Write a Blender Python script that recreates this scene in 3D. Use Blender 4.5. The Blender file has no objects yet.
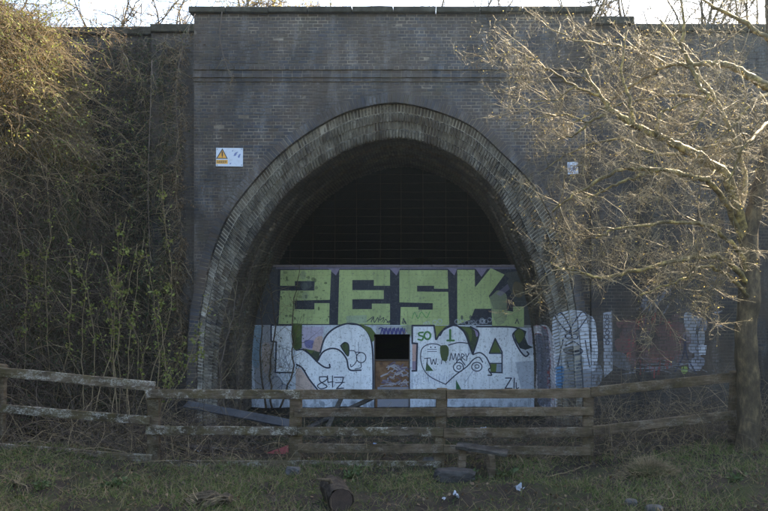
import bpy, math, random
import numpy as np
from mathutils import Vector, Matrix, noise

R = np.random.default_rng(7)
random.seed(7)
sc = bpy.context.scene
col = sc.collection

# ------------------------------------------------------------------ camera, sky, sun, exposure
F = 792.0            # focal length in photograph pixels
VX, VY = 425.0, 290.0   # vanishing point of the tunnel axis
CAMY, CAMZ = -18.0, 2.66
cam = bpy.data.cameras.new('camera')
cam.sensor_width = 36; cam.lens = 36 * F / 768
cam.shift_x = (384 - VX) / 768; cam.shift_y = (VY - 255.5) / 768
cam.clip_start = 0.05; cam.clip_end = 2000
camo = bpy.data.objects.new('camera', cam); col.objects.link(camo)
camo.location = (0, CAMY, CAMZ); camo.rotation_euler = (math.radians(90), 0, 0)
sc.camera = camo

SUN_AZ, SUN_EL = 44.0, 37.0      # degrees from +Y (behind the portal) towards +X
world = bpy.data.worlds.new('World'); sc.world = world; world.use_nodes = True
wn = world.node_tree; bg = wn.nodes['Background']
sky = wn.nodes.new('ShaderNodeTexSky'); sky.sky_type = 'NISHITA'; sky.sun_disc = False
sky.sun_elevation = math.radians(SUN_EL); sky.sun_rotation = math.radians(SUN_AZ)
sky.dust_density = 2.2; sky.air_density = 1.0; sky.ozone_density = 0.4
wn.links.new(sky.outputs[0], bg.inputs[0]); bg.inputs[1].default_value = 0.13
sl = bpy.data.lights.new('sun', 'SUN'); sl.energy = 5.0; sl.angle = math.radians(0.5); sl.color = (1, .84, .58)
so = bpy.data.objects.new('sun', sl); col.objects.link(so)
_a, _e = math.radians(SUN_AZ), math.radians(SUN_EL)
SUNV = Vector((math.sin(_a) * math.cos(_e), math.cos(_a) * math.cos(_e), math.sin(_e)))
so.rotation_euler = SUNV.to_track_quat('Z', 'Y').to_euler()
vs = sc.view_settings
vs.view_transform = 'Standard'; vs.look = 'None'; vs.gamma = 1; vs.use_curve_mapping = False; vs.exposure = 2.6
sc.render.engine = 'CYCLES'
sc.cycles.use_denoising = True
sc.cycles.max_bounces = 5; sc.cycles.diffuse_bounces = 3; sc.cycles.caustics_reflective = False; sc.cycles.caustics_refractive = False

# ------------------------------------------------------------------ helpers
def P(px, py, Y):
    d = Y - CAMY
    return np.array([(px - VX) * d / F, Y, CAMZ + (VY - py) * d / F])

def tag(o, label=None, cat=None, group=None, kind=None):
    if label: o['label'] = label
    if cat: o['category'] = cat
    if group: o['group'] = group
    if kind: o['kind'] = kind
    return o

def empty(name, loc, label, cat, group=None, rz=0):
    o = bpy.data.objects.new(name, None); col.objects.link(o)
    o.location = loc; o.rotation_euler = (0, 0, rz); o.empty_display_size = .1
    return tag(o, label, cat, group)

def link(name, me, parent=None, mat=None, loc=None):
    if mat is not None and not me.materials: me.materials.append(mat)
    o = bpy.data.objects.new(name, me); col.objects.link(o)
    if parent is not None:
        o.parent = parent
        pw = Vector(parent.location)
        if parent.parent is not None: pw += Vector(parent.parent.location)
        l = Vector(loc) if loc is not None else Vector((0, 0, 0))
        o.location = l - pw if parent.rotation_euler.z == 0 else l
    elif loc is not None: o.location = loc
    return o

def fastmesh(name, V, Fc, smooth=False):
    """V (n,3) ; Fc list of (m,k) int arrays"""
    me = bpy.data.meshes.new(name)
    V = np.asarray(V, np.float32)
    me.vertices.add(len(V)); me.vertices.foreach_set('co', V.ravel())
    loops = np.concatenate([f.ravel() for f in Fc]).astype(np.int32)
    tot = np.concatenate([np.full(len(f), f.shape[1]) for f in Fc]).astype(np.int32)
    st = np.concatenate([[0], np.cumsum(tot)[:-1]]).astype(np.int32)
    me.loops.add(len(loops)); me.loops.foreach_set('vertex_index', loops)
    me.polygons.add(len(tot)); me.polygons.foreach_set('loop_start', st)
    me.polygons.foreach_set('loop_total', tot)
    me.polygons.foreach_set('use_smooth', np.full(len(tot), bool(smooth)))
    me.update(calc_edges=True)
    return me

class Tubes:
    def __init__(s): s.l = {}
    def add(s, pts, r):
        pts = np.asarray(pts, float); n = len(pts)
        r = np.asarray(r, float)
        if r.ndim == 0: r = np.full(n, float(r))
        elif len(r) == 2 and n != 2: r = np.linspace(r[0], r[1], n)
        s.l.setdefault(n, []).append((pts, r))
    def count(s): return sum(len(v) for v in s.l.values())
    def build(s, name, mat, parent=None, sides=3, origin=(0, 0, 0), cap=True):
        VV, FF, off = [], [], 0
        for n, lst in s.l.items():
            p = np.array([a for a, _ in lst]); r = np.array([b for _, b in lst]); M = len(lst)
            t = np.gradient(p, axis=1); t /= np.linalg.norm(t, axis=2, keepdims=True) + 1e-9
            ref = np.zeros_like(t); ref[..., 2] = 1
            alt = np.abs(t[:, :1, 2:]) > .8
            ref = np.where(alt, np.array([1., 0, 0]), ref)
            a = np.cross(t, ref); a /= np.linalg.norm(a, axis=2, keepdims=True) + 1e-9
            b = np.cross(t, a)
            ang = np.arange(sides) * 2 * np.pi / sides
            v = p[:, :, None] + r[:, :, None, None] * (a[:, :, None] * np.cos(ang)[None, None, :, None] + b[:, :, None] * np.sin(ang)[None, None, :, None])
            VV.append(v.reshape(-1, 3))
            idx = off + np.arange(M * n * sides).reshape(M, n, sides)
            i0 = idx[:, :-1]; i1 = idx[:, 1:]
            f = np.stack([i0, np.roll(i0, -1, 2), np.roll(i1, -1, 2), i1], -1).reshape(-1, 4)
            FF.append(f)
            if cap and sides > 3: FF.append(idx[:, -1].reshape(-1, sides)); FF.append(idx[:, 0, ::-1].reshape(-1, sides))
            off += M * n * sides
        if not VV: return None
        me = fastmesh(name, np.concatenate(VV) - np.asarray(origin), FF, smooth=True)
        return link(name, me, parent, mat, origin)

class Leaves:
    def __init__(s): s.p = []; s.q = []
    def add(s, p, size, up=None, aspect=.55):
        s.p.append((*p, size, aspect)); s.q.append(up if up is not None else (0, 0, 0))
    def build(s, name, mat, parent=None, origin=(0, 0, 0), flat=0.0):
        A = np.array(s.p); n = len(A)
        U = R.normal(size=(n, 3)) + np.array(s.q) * 2; U /= np.linalg.norm(U, axis=1, keepdims=True)
        W = R.normal(size=(n, 3)); W -= U * (W * U).sum(1, keepdims=True); W /= np.linalg.norm(W, axis=1, keepdims=True)
        N = np.cross(U, W)
        L = A[:, 3:4]; a = A[:, 4:5]; c = A[:, :3]
        v = np.stack([c - U * L * .5, c + W * L * a * .5 + N * L * .08, c + U * L * .5, c - W * L * a * .5 + N * L * .08], 1).reshape(-1, 3)
        i = np.arange(n * 4).reshape(n, 4)
        f = np.concatenate([i[:, [0, 1, 2]], i[:, [0, 2, 3]]])
        me = fastmesh(name, v - np.asarray(origin), [f])
        o = link(name, me, parent, mat, origin)
        if parent is not None: o['kind'] = 'stuff'
        return o

def catmull(pts, n):
    pts = np.asarray(pts, float); k = len(pts)
    e = np.concatenate([[2 * pts[0] - pts[1]], pts, [2 * pts[-1] - pts[-2]]])
    out = []
    for t in np.linspace(0, k - 1, n):
        i = min(int(t), k - 2); u = t - i
        a, b, c, d = e[i:i + 4]
        out.append(.5 * (2 * b + (c - a) * u + (2 * a - 5 * b + 4 * c - d) * u * u + (3 * b - a - 3 * c + d) * u ** 3))
    return np.array(out)

def resample(pts, n):
    d = np.concatenate([[0], np.cumsum(np.linalg.norm(np.diff(pts, axis=0), axis=1))])
    t = np.linspace(0, d[-1], n)
    return np.stack([np.interp(t, d, pts[:, i]) for i in range(pts.shape[1])], 1), d[-1]

def boxmesh(name, sx, sy, sz, bev=0.0, seg=(1, 1, 1), wob=0.0):
    """bevelled, slightly uneven box centred at origin"""
    import bmesh
    bm = bmesh.new(); bmesh.ops.create_cube(bm, size=1)
    bmesh.ops.scale(bm, vec=(sx, sy, sz), verts=bm.verts)
    for ax, k in enumerate(seg):
        if k > 1:
            ed = [e for e in bm.edges if abs((e.verts[0].co - e.verts[1].co)[ax]) > 1e-6 and abs((e.verts[0].co - e.verts[1].co).length - abs((e.verts[0].co - e.verts[1].co)[ax])) < 1e-6]
            bmesh.ops.subdivide_edges(bm, edges=ed, cuts=k - 1, use_grid_fill=True)
    if bev: bmesh.ops.bevel(bm, geom=[e for e in bm.edges if len(e.link_faces) == 2 and e.calc_face_angle(0) > 1], offset=bev, segments=1, affect='EDGES')
    if wob:
        for v in bm.verts: v.co += Vector(R.normal(size=3)) * wob
    me = bpy.data.meshes.new(name); bm.to_mesh(me); bm.free()
    return me

# ------------------------------------------------------------------ node helpers
class NT:
    def __init__(s, name, rough=.85, spec=.25):
        s.m = bpy.data.materials.new(name); s.m.use_nodes = True
        s.t = s.m.node_tree; s.b = s.t.nodes['Principled BSDF']
        s.b.inputs['Roughness'].default_value = rough
        s.b.inputs['Specular IOR Level'].default_value = spec
        s.geo = s.n('ShaderNodeNewGeometry')
    def n(s, ty, **kw):
        o = s.t.nodes.new(ty)
        for k, v in kw.items(): setattr(o, k, v)
        return o
    def set(s, sock, v):
        if hasattr(v, 'links'): s.t.links.new(v, sock)
        else:
            if isinstance(v, (tuple, list)) and len(v) == 3 and len(sock.default_value) == 4: v = (*v, 1)
            sock.default_value = v
    def pos(s, sc=(1, 1, 1), loc=(0, 0, 0), src=None):
        m = s.n('ShaderNodeMapping'); s.set(m.inputs[0], src if src is not None else s.geo.outputs['Position'])
        m.inputs['Scale'].default_value = sc; m.inputs['Location'].default_value = loc
        return m.outputs[0]
    def obj(s): return s.n('ShaderNodeTexCoord').outputs['Object']
    def noise(s, scale, vec=None, detail=4, rough=.6, dist=0):
        o = s.n('ShaderNodeTexNoise'); s.set(o.inputs['Vector'], vec if vec is not None else s.geo.outputs['Position'])
        o.inputs['Scale'].default_value = scale; o.inputs['Detail'].default_value = detail; o.inputs['Roughness'].default_value = rough
        o.inputs['Distortion'].default_value = dist
        return o.outputs['Fac']
    def ramp(s, fac, stops, interp='LINEAR'):
        o = s.n('ShaderNodeValToRGB'); s.set(o.inputs[0], fac); cr = o.color_ramp; cr.interpolation = interp
        while len(cr.elements) < len(stops): cr.elements.new(.5)
        for e, (p, c) in zip(cr.elements, stops):
            e.position = p; e.color = (c, c, c, 1) if not isinstance(c, (tuple, list)) else (*c, 1)
        return o.outputs[0]
    def mix(s, fac, a, b, mode='MIX'):
        o = s.n('ShaderNodeMix', data_type='RGBA', blend_type=mode)
        s.set(o.inputs[0], fac); s.set(o.inputs[6], a); s.set(o.inputs[7], b)
        return o.outputs[2]
    def math(s, op, a, b=0.0, c=0.0):
        o = s.n('ShaderNodeMath', operation=op); s.set(o.inputs[0], a); s.set(o.inputs[1], b)
        if len(o.inputs) > 2: s.set(o.inputs[2], c)
        return o.outputs[0]
    def rand(s):
        oi = s.n('ShaderNodeObjectInfo')
        return s.math('FRACT', s.math('ADD', s.geo.outputs['Random Per Island'], oi.outputs['Random']))
    def bump(s, h, strength=.3, dist=.01):
        o = s.n('ShaderNodeBump'); s.set(o.inputs['Height'], h); o.inputs['Strength'].default_value = strength; o.inputs['Distance'].default_value = dist
        s.t.links.new(o.outputs[0], s.b.inputs['Normal'])
    def out(s, c, rough=None):
        s.set(s.b.inputs['Base Color'], c)
        if rough is not None: s.set(s.b.inputs['Roughness'], rough)
        return s.m

# ------------------------------------------------------------------ spray paint canvases (drawn in code)
class Canvas:
    def __init__(s, x0, y0, x1, y1, k=8):
        s.x0, s.y0, s.x1, s.y1, s.k = x0, y0, x1, y1, k
        s.W = int((x1 - x0) * k); s.H = int((y1 - y0) * k)
        s.a = np.zeros((s.H, s.W, 4), np.float32)
        s.o = (0, 0, 1.0)
    def frame(s, ox, oy, sc): s.o = (ox, oy, sc); return s
    def tp(s, pts):
        p = np.asarray(pts, float) / s.o[2] + np.array(s.o[:2])
        return (p - np.array([s.x0, s.y0])) * s.k
    def put(s, m, y0, x0, c, al):
        h, w = m.shape; sub = s.a[y0:y0 + h, x0:x0 + w]
        f = (m * al)[..., None]
        c = np.array([v / 255 for v in c])
        sub[..., :3] = np.where(sub[..., 3:] < 1e-3, np.where(f > 0, c, sub[..., :3]), sub[..., :3] * (1 - f) + c * f)
        sub[..., 3] = np.maximum(sub[..., 3], f[..., 0])
    def box(s, p, pad):
        x0 = max(0, int(p[:, 0].min() - pad)); x1 = min(s.W, int(p[:, 0].max() + pad) + 1)
        y0 = max(0, int(p[:, 1].min() - pad)); y1 = min(s.H, int(p[:, 1].max() + pad) + 1)
        return x0, x1, y0, y1
    def fill(s, pts, c, al=1.0, curve=0):
        p = s.tp(pts)
        if curve:
            q = np.concatenate([p[-2:], p, p[:3]]); q = catmull(q, curve * len(q)); L = len(q)
            p = q[int(L * 2 / (len(pts) + 4)): int(L * (len(pts) + 2) / (len(pts) + 4)) + 1]
        x0, x1, y0, y1 = s.box(p, 1)
        if x1 <= x0 or y1 <= y0: return s
        X, Y = np.meshgrid(np.arange(x0, x1) + .5, np.arange(y0, y1) + .5)
        ins = np.zeros(X.shape, bool); n = len(p)
        for i in range(n):
            ax, ay = p[i]; bx, by = p[(i + 1) % n]
            if ay == by: continue
            ins ^= ((ay > Y) != (by > Y)) & (X < (bx - ax) * (Y - ay) / (by - ay) + ax)
        s.put(ins.astype(np.float32), y0, x0, c, al); return s
    def stroke(s, pts, w, c, al=1.0, curve=True):
        p = s.tp(pts); w = w * s.k * .5
        if curve and len(p) > 2: p = catmull(p, 6 * len(p))
        x0, x1, y0, y1 = s.box(p, w + 2)
        if x1 <= x0 or y1 <= y0: return s
        X, Y = np.meshgrid(np.arange(x0, x1) + .5, np.arange(y0, y1) + .5)
        D = np.full(X.shape, 1e9, np.float32)
        for (ax, ay), (bx, by) in zip(p[:-1], p[1:]):
            dx, dy = bx - ax, by - ay; L = dx * dx + dy * dy + 1e-9
            t = np.clip(((X - ax) * dx + (Y - ay) * dy) / L, 0, 1)
            D = np.minimum(D, np.hypot(X - ax - t * dx, Y - ay - t * dy))
        s.put(np.clip((w - D) / 1.5 + .5, 0, 1).astype(np.float32), y0, x0, c, al); return s
    def ring(s, cx, cy, rx, ry, w, c, al=1.0):
        t = np.linspace(0, 2 * np.pi, 14)
        return s.stroke(np.stack([cx + rx * np.cos(t), cy + ry * np.sin(t)], 1), w, c, al)
    def disc(s, cx, cy, rx, ry, c, al=1.0):
        t = np.linspace(0, 2 * np.pi, 20)[:-1]
        return s.fill(np.stack([cx + rx * np.cos(t), cy + ry * np.sin(t)], 1), c, al)
    def image(s, name):
        im = bpy.data.images.new(name, s.W, s.H, alpha=True)
        im.alpha_mode = 'CHANNEL_PACKED'
        im.pixels.foreach_set(s.a[::-1].ravel()); im.pack()
        return im
    def node(s, nt, name, Y=None, vec=None):
        """texture placed in the world on the X-Z plane at depth Y (or through vec)"""
        if vec is None:
            A = P(s.x0, s.y1, Y); B = P(s.x1, s.y0, Y)
            sx = 1 / (B[0] - A[0]); sz = 1 / (B[2] - A[2])
            sp = nt.n('ShaderNodeSeparateXYZ'); nt.set(sp.inputs[0], nt.geo.outputs['Position'])
            cb = nt.n('ShaderNodeCombineXYZ')
            nt.set(cb.inputs[0], nt.math('MULTIPLY_ADD', sp.outputs[0], sx, -A[0] * sx))
            nt.set(cb.inputs[1], nt.math('MULTIPLY_ADD', sp.outputs[2], sz, -A[2] * sz))
            vec = cb.outputs[0]
        t = nt.n('ShaderNodeTexImage', extension='CLIP'); t.image = s.image(name); nt.set(t.inputs[0], vec)
        return t.outputs[0], t.outputs[1]

NAVY = (38, 42, 62); GREEN = (180, 194, 132); SILVER = (240, 242, 245); OLIVE = (92, 108, 50); DARK = (42, 46, 58)
PURP = (138, 128, 152); PEACH = (205, 170, 150)

def paint_infill():
    c = Canvas(245, 258, 535, 415, 8)
    c.frame(0, 0, 1)
    c.fill([(245, 325), (535, 325), (535, 415), (245, 415)], (205, 210, 218))
    c.fill([(272, 258), (535, 258), (535, 325), (272, 325)], DARK)
    c.fill([(245, 258), (278, 258), (277, 325), (245, 325)], (70, 70, 74))
    c.fill([(276, 258), (535, 258), (535, 269), (276, 269)], PURP, .75)
    # upper row
    c.frame(272, 260, 5.908)
    c.fill([(330, 50), (400, 50), (378, 92)], PURP); c.fill([(695, 50), (760, 45), (735, 92)], PURP)
    c.fill([(50, 60), (350, 58), (342, 235), (132, 240), (132, 290), (250, 292), (250, 255), (340, 255), (338, 378), (38, 378), (50, 180), (250, 180), (252, 125), (135, 125), (135, 152), (48, 152)], GREEN)
    c.fill([(398, 58), (697, 58), (697, 152), (602, 152), (602, 118), (475, 118), (475, 178), (660, 178), (660, 230), (475, 232), (475, 290), (590, 290), (590, 258), (697, 258), (697, 380), (390, 380)], GREEN)
    for k in range(34):   # spatter
        x, y = R.uniform(50, 345), R.uniform(60, 370); c.disc(x, y, R.uniform(3, 12), R.uniform(3, 12), (62, 74, 44), R.uniform(.3, .7))
    for k in range(5): c.disc(R.uniform(180, 230), R.uniform(70, 230), 18, 26, (120, 130, 120), .35)
    c.fill([(440, 330), (560, 325), (560, 372), (440, 378)], (150, 165, 160), .5)
    for q in ([(560, 362), (600, 335), (585, 365)], [(600, 340), (605, 368), (625, 340), (628, 366)], [(640, 330), (635, 355), (660, 340), (655, 360)], [(660, 370), (672, 350), (690, 372), (705, 348), (720, 366)]):
        c.stroke(q, .7, NAVY, .9)
    c.frame(396, 260, 5.908)
    c.fill([(300, 45), (362, 50), (345, 92)], PURP); c.fill([(465, 45), (540, 50), (505, 100)], PURP)
    c.fill([(20, 60), (305, 60), (308, 170), (225, 170), (225, 152), (125, 152), (125, 186), (308, 188), (315, 385), (25, 385), (28, 278), (132, 278), (132, 293), (217, 293), (217, 255), (20, 250)], GREEN)
    c.fill([(640, 80), (820, 40), (820, 400), (700, 400), (700, 250)], (98, 98, 84), .55)
    c.fill([(362, 58), (465, 58), (467, 162), (560, 48), (642, 86), (548, 212), (575, 288), (655, 300), (692, 305), (692, 275), (756, 275), (756, 394), (568, 394), (565, 288), (465, 288), (440, 352), (362, 382)], GREEN)
    c.fill([(560, 190), (650, 200), (655, 340), (600, 385), (565, 300)], (150, 158, 118), .8, curve=4)
    c.fill([(642, 86), (668, 110), (560, 215), (548, 212)], DARK); c.fill([(655, 200), (692, 250), (692, 305), (655, 300)], DARK)
    c.fill([(590, 200), (660, 140), (672, 170), (620, 215)], PURP, .6)
    c.fill([(700, 130), (750, 150), (740, 220), (690, 200)], (128, 104, 62), .5, curve=4)
    for k in range(16):
        x = R.uniform(150, 560); y = 365 + R.normal() * 8
        c.ring(x, y, 12, 12, 1.0, (190, 196, 204), .6)
    c.stroke([(95, 345), (110, 310), (130, 345), (150, 308), (180, 340), (200, 305)], .9, (96, 160, 86), .8)
    c.stroke([(37, 375), (45, 345), (56, 375)], .8, NAVY, .9, False); c.stroke([(705, 375), (715, 350), (725, 375)], .8, NAVY, .9, False)
    for k in range(5): c.disc(R.uniform(380, 560), R.uniform(325, 360), 8, 14, NAVY, .5)
    # lower row, left letters
    c.frame(250, 320, 5.908)
    c.fill([(60, 30), (130, 30), (150, 310), (240, 420), (30, 420), (20, 200)], (150, 148, 150), .8)
    c.fill([(70, 150), (120, 150), (110, 300), (80, 300)], PEACH, .5, curve=4); c.fill([(20, 60), (70, 50), (60, 260), (15, 260)], (120, 150, 170), .7, curve=4)
    c.fill([(300, 40), (440, 40), (410, 190), (305, 170)], (190, 180, 200)); c.fill([(325, 120), (380, 125), (370, 165), (330, 160)], (110, 110, 165), .8, curve=4)
    c.fill([(385, 110), (430, 100), (410, 190), (370, 180)], PEACH, .8, curve=4)
    c.fill([(270, 285), (300, 285), (390, 415), (270, 415)], PEACH, .7)
    c.fill([(125, 30), (250, 30), (248, 310), (150, 310), (155, 130), (125, 125)], SILVER)
    c.stroke([(250, 30), (125, 30), (125, 125), (155, 130), (150, 310), (248, 310)], 1.5, NAVY, 1, False)
    c.fill([(250, 20), (308, 22), (306, 165), (270, 180), (250, 160)], (72, 86, 44)); c.fill([(262, 30), (296, 40), (296, 90), (270, 100)], OLIVE, 1, curve=4)
    c.fill([(275, 180), (320, 175), (350, 200), (400, 250), (420, 190), (440, 110), (490, 55), (570, 25), (650, 35), (700, 80), (722, 160), (728, 410), (400, 410), (350, 350), (310, 285), (275, 265)], SILVER, 1)
    c.fill([(306, 165), (415, 190), (400, 248), (350, 200), (320, 175)], (60, 70, 50))
    c.fill([(330, 172), (385, 180), (360, 200)], OLIVE)
    c.stroke([(275, 178), (310, 175), (350, 200), (400, 250), (440, 278), (470, 281), (470, 262)], 1.5, NAVY)
    c.stroke([(400, 240), (430, 190), (480, 168), (530, 180), (570, 230), (588, 293), (655, 296)], 1.5, NAVY)
    c.stroke([(415, 192), (440, 110), (490, 55), (570, 22), (650, 32), (700, 80), (722, 160), (727, 300), (727, 410)], 1.6, NAVY)
    c.stroke([(275, 262), (310, 285), (350, 350), (400, 412)], 1.5, NAVY)
    c.fill([(535, 152), (560, 130), (583, 150), (580, 212), (558, 190)], (70, 84, 44), 1, curve=5)
    c.stroke([(535, 152), (560, 132), (583, 150), (580, 212), (550, 178), (535, 152)], 1.0, NAVY)
    c.stroke([(590, 180), (622, 188), (630, 240), (600, 276), (594, 262)], .8, NAVY); c.ring(657, 222, 28, 30, .9, NAVY)
    c.stroke([(655, 252), (655, 280), (620, 290)], .8, NAVY); c.stroke([(628, 190), (650, 190)], .8, NAVY); c.stroke([(640, 130), (642, 185)], .5, NAVY, .6)
    c.fill([(650, 22), (715, 45), (765, 110), (745, 110), (722, 130), (700, 80)], OLIVE)
    c.stroke([(410, 336), (452, 336), (450, 355), (400, 385), (418, 406), (455, 392), (415, 362), (410, 336)], 1.0, NAVY)
    c.stroke([(458, 330), (460, 368), (490, 364)], 1.0, NAVY, 1, False); c.stroke([(487, 330), (488, 396)], 1.0, NAVY)
    c.stroke([(498, 338), (552, 338), (545, 370), (512, 405), (552, 402)], 1.1, NAVY, 1, False); c.stroke([(505, 370), (556, 368)], .9, NAVY)
    c.stroke([(110, 390), (130, 345), (165, 335), (190, 370), (185, 410)], .8, (90, 100, 120), .8); c.stroke([(160, 405), (200, 380), (235, 400)], .8, (90, 100, 120), .8)
    for k in range(26): c.stroke([(R.uniform(160, 240), R.uniform(140, 300)), (R.uniform(160, 240), R.uniform(140, 300))], .35, (70, 72, 86), .5)
    # lower row, middle
    c.frame(365, 320, 6.81)
    c.fill([(80, 40), (325, 40), (325, 118), (70, 118)], (172, 176, 178)); c.fill([(240, 40), (325, 30), (315, 110), (290, 90)], (146, 158, 112), .7)
    x = 105
    for k in range(6):
        c.stroke([(x, 105), (x + 14, 55), (x + 22, 105), (x + 30, 60)], 1.3, (62, 60, 120), .95); x += 27
    c.stroke([(95, 60), (110, 52), (130, 60)], 1, (62, 60, 120)); c.stroke([(255, 80), (270, 95), (280, 70)], .7, (120, 90, 70))
    c.stroke([(150, 15), (175, 5), (190, 25), (215, 10)], .8, NAVY, .9); c.stroke([(262, 25), (270, 5), (280, 25)], .8, NAVY, .9)
    c.fill([(325, 38), (470, 38), (480, 130), (530, 70), (600, 35), (700, 40), (700, 480), (330, 480), (330, 350), (355, 345), (357, 160), (322, 155)], SILVER)
    c.fill([(322, 165), (352, 165), (348, 338), (322, 338)], (196, 160, 150)); c.fill([(322, 280), (350, 280), (348, 338), (322, 338)], (120, 110, 140), .7)
    c.fill([(470, 38), (560, 38), (530, 70), (483, 130)], (140, 150, 70))
    c.stroke([(470, 38), (322, 38), (322, 158), (356, 160), (350, 345), (322, 346)], 1.7, NAVY, 1, False)
    c.stroke([(470, 38), (478, 90), (484, 132), (510, 92), (545, 60), (600, 35)], 1.6, NAVY)
    c.stroke([(395, 84), (368, 88), (370, 104), (396, 114), (388, 136), (362, 132)], 1.6, (74, 130, 62)); c.ring(425, 106, 21, 25, 1.8, (74, 130, 62))
    c.stroke([(580, 68), (581, 140)], 2.2, (74, 130, 62)); c.stroke([(560, 139), (606, 139)], 1.8, (74, 130, 62))
    c.stroke([(545, 436), (450, 390), (402, 340), (380, 270), (386, 200), (430, 166), (490, 165), (530, 188), (548, 215)], .9, NAVY)
    c.stroke([(425, 200), (488, 200)], .5, NAVY); c.stroke([(425, 214), (488, 214)], .5, NAVY); c.disc(448, 186, 5, 5, NAVY); c.disc(478, 186, 5, 5, NAVY)
    c.fill([(520, 190), (548, 170), (570, 195), (565, 250), (530, 235)], (84, 96, 52), 1, curve=5)
    c.fill([(418, 288), (466, 346), (412, 348)], (66, 100, 56))
    for q in ([(405, 262), (445, 258)], [(425, 260), (422, 305)], [(445, 265), (455, 302), (466, 268), (478, 302), (486, 262)], [(493, 300), (496, 302)], [(520, 298), (532, 240), (552, 292)], [(524, 272), (548, 268)]):
        c.stroke(q, .8, NAVY)
    for k in range(24): x0 = 335 + k * 11; c.stroke([(x0, 370 + R.normal() * 10), (x0 + R.normal() * 4, 425 + R.normal() * 16)], .35, (110, 118, 150), .6)
    # lower row, right letters
    c.frame(440, 315, 6.383)
    c.fill([(235, 75), (480, 78), (465, 130), (500, 210), (545, 262), (600, 255), (600, 480), (100, 480), (100, 260), (210, 250), (240, 160), (250, 110)], SILVER)
    c.fill([(560, 84), (600, 84), (600, 190), (560, 190)], (190, 184, 200), 1); c.fill([(480, 300), (600, 290), (600, 480), (520, 480)], (150, 158, 172), .5)
    c.fill([(105, 70), (200, 75), (246, 110), (240, 160), (210, 248), (186, 190), (165, 122)], (62, 74, 48)); c.fill([(125, 75), (190, 85), (205, 120), (195, 170), (175, 110)], OLIVE, 1, curve=4)
    c.fill([(195, 74), (246, 96), (250, 130), (232, 140), (222, 100)], (168, 148, 186))
    c.stroke([(0, 130), (30, 85), (80, 66), (130, 80), (165, 130), (186, 190), (208, 248)], 1.5, NAVY)
    c.stroke([(195, 74), (245, 108), (240, 160), (210, 250)], 1.4, NAVY); c.stroke([(235, 74), (482, 80), (465, 128), (500, 210), (542, 262), (566, 250), (556, 235)], 1.5, NAVY)
    c.fill([(470, 120), (500, 80), (552, 104), (542, 140), (562, 190), (597, 206), (545, 222), (510, 212), (480, 160)], (46, 56, 60)); c.fill([(476, 116), (508, 90), (538, 118), (530, 150), (505, 180), (486, 150)], OLIVE, 1, curve=5)
    c.fill([(352, 150), (396, 235), (396, 368), (320, 366), (315, 240)], (150, 160, 175)); c.fill([(352, 152), (390, 240), (318, 240)], OLIVE); c.fill([(322, 312), (362, 312), (358, 364), (322, 364)], OLIVE)
    c.fill([(315, 250), (392, 250), (392, 306), (315, 306)], SILVER)
    c.stroke([(315, 242), (352, 150), (396, 235), (396, 368), (318, 366)], 1.2, NAVY, 1, False); c.stroke([(315, 244), (392, 244)], 1, NAVY, 1); c.stroke([(315, 308), (394, 308)], 1, NAVY)
    c.stroke([(55, 192), (120, 176), (190, 182)], 1.0, NAVY); c.stroke([(35, 442), (100, 382), (170, 330), (215, 282), (250, 270), (272, 300)], 1.1, NAVY)
    c.stroke([(160, 320), (128, 282), (105, 300)], 1.0, NAVY); c.stroke([(210, 252), (255, 240), (295, 270), (322, 330), (310, 350), (330, 382), (306, 384)], 1.2, NAVY)
    c.ring(118, 333, 32, 30, 1.0, NAVY); c.ring(120, 334, 13, 12, .8, NAVY); c.ring(235, 330, 33, 28, 1.0, NAVY); c.ring(236, 328, 13, 12, .8, NAVY)
    for q in ([(62, 290), (72, 245), (85, 285), (98, 245), (104, 290)], [(110, 285), (120, 246), (132, 285)], [(138, 285), (138, 248), (156, 258), (142, 270), (160, 288)], [(164, 248), (172, 268), (184, 246)], [(172, 268), (168, 292)]):
        c.stroke(q, .8, NAVY)
    c.fill([(0, 205), (25, 192), (50, 205), (45, 290), (10, 280)], (78, 92, 50), 1, curve=4); c.fill([(102, 412), (136, 475), (102, 475)], (58, 110, 66))
    c.stroke([(418, 402), (456, 402), (416, 468), (460, 468)], 1.1, NAVY, 1, False); c.stroke([(474, 402), (472, 468)], 1.0, NAVY); c.stroke([(486, 432), (488, 468), (502, 464)], .9, NAVY)
    c.stroke([(160, 430), (220, 345), (222, 380)], .5, (120, 126, 150), .7)
    # a dark run along the foot
    c.frame(0, 0, 1)
    for k in range(110):
        x = R.uniform(247, 532); c.disc(x, 404 + R.uniform(-3, 8), R.uniform(1, 3), R.uniform(2, 6), (90, 98, 106), .22)
    return c

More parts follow.
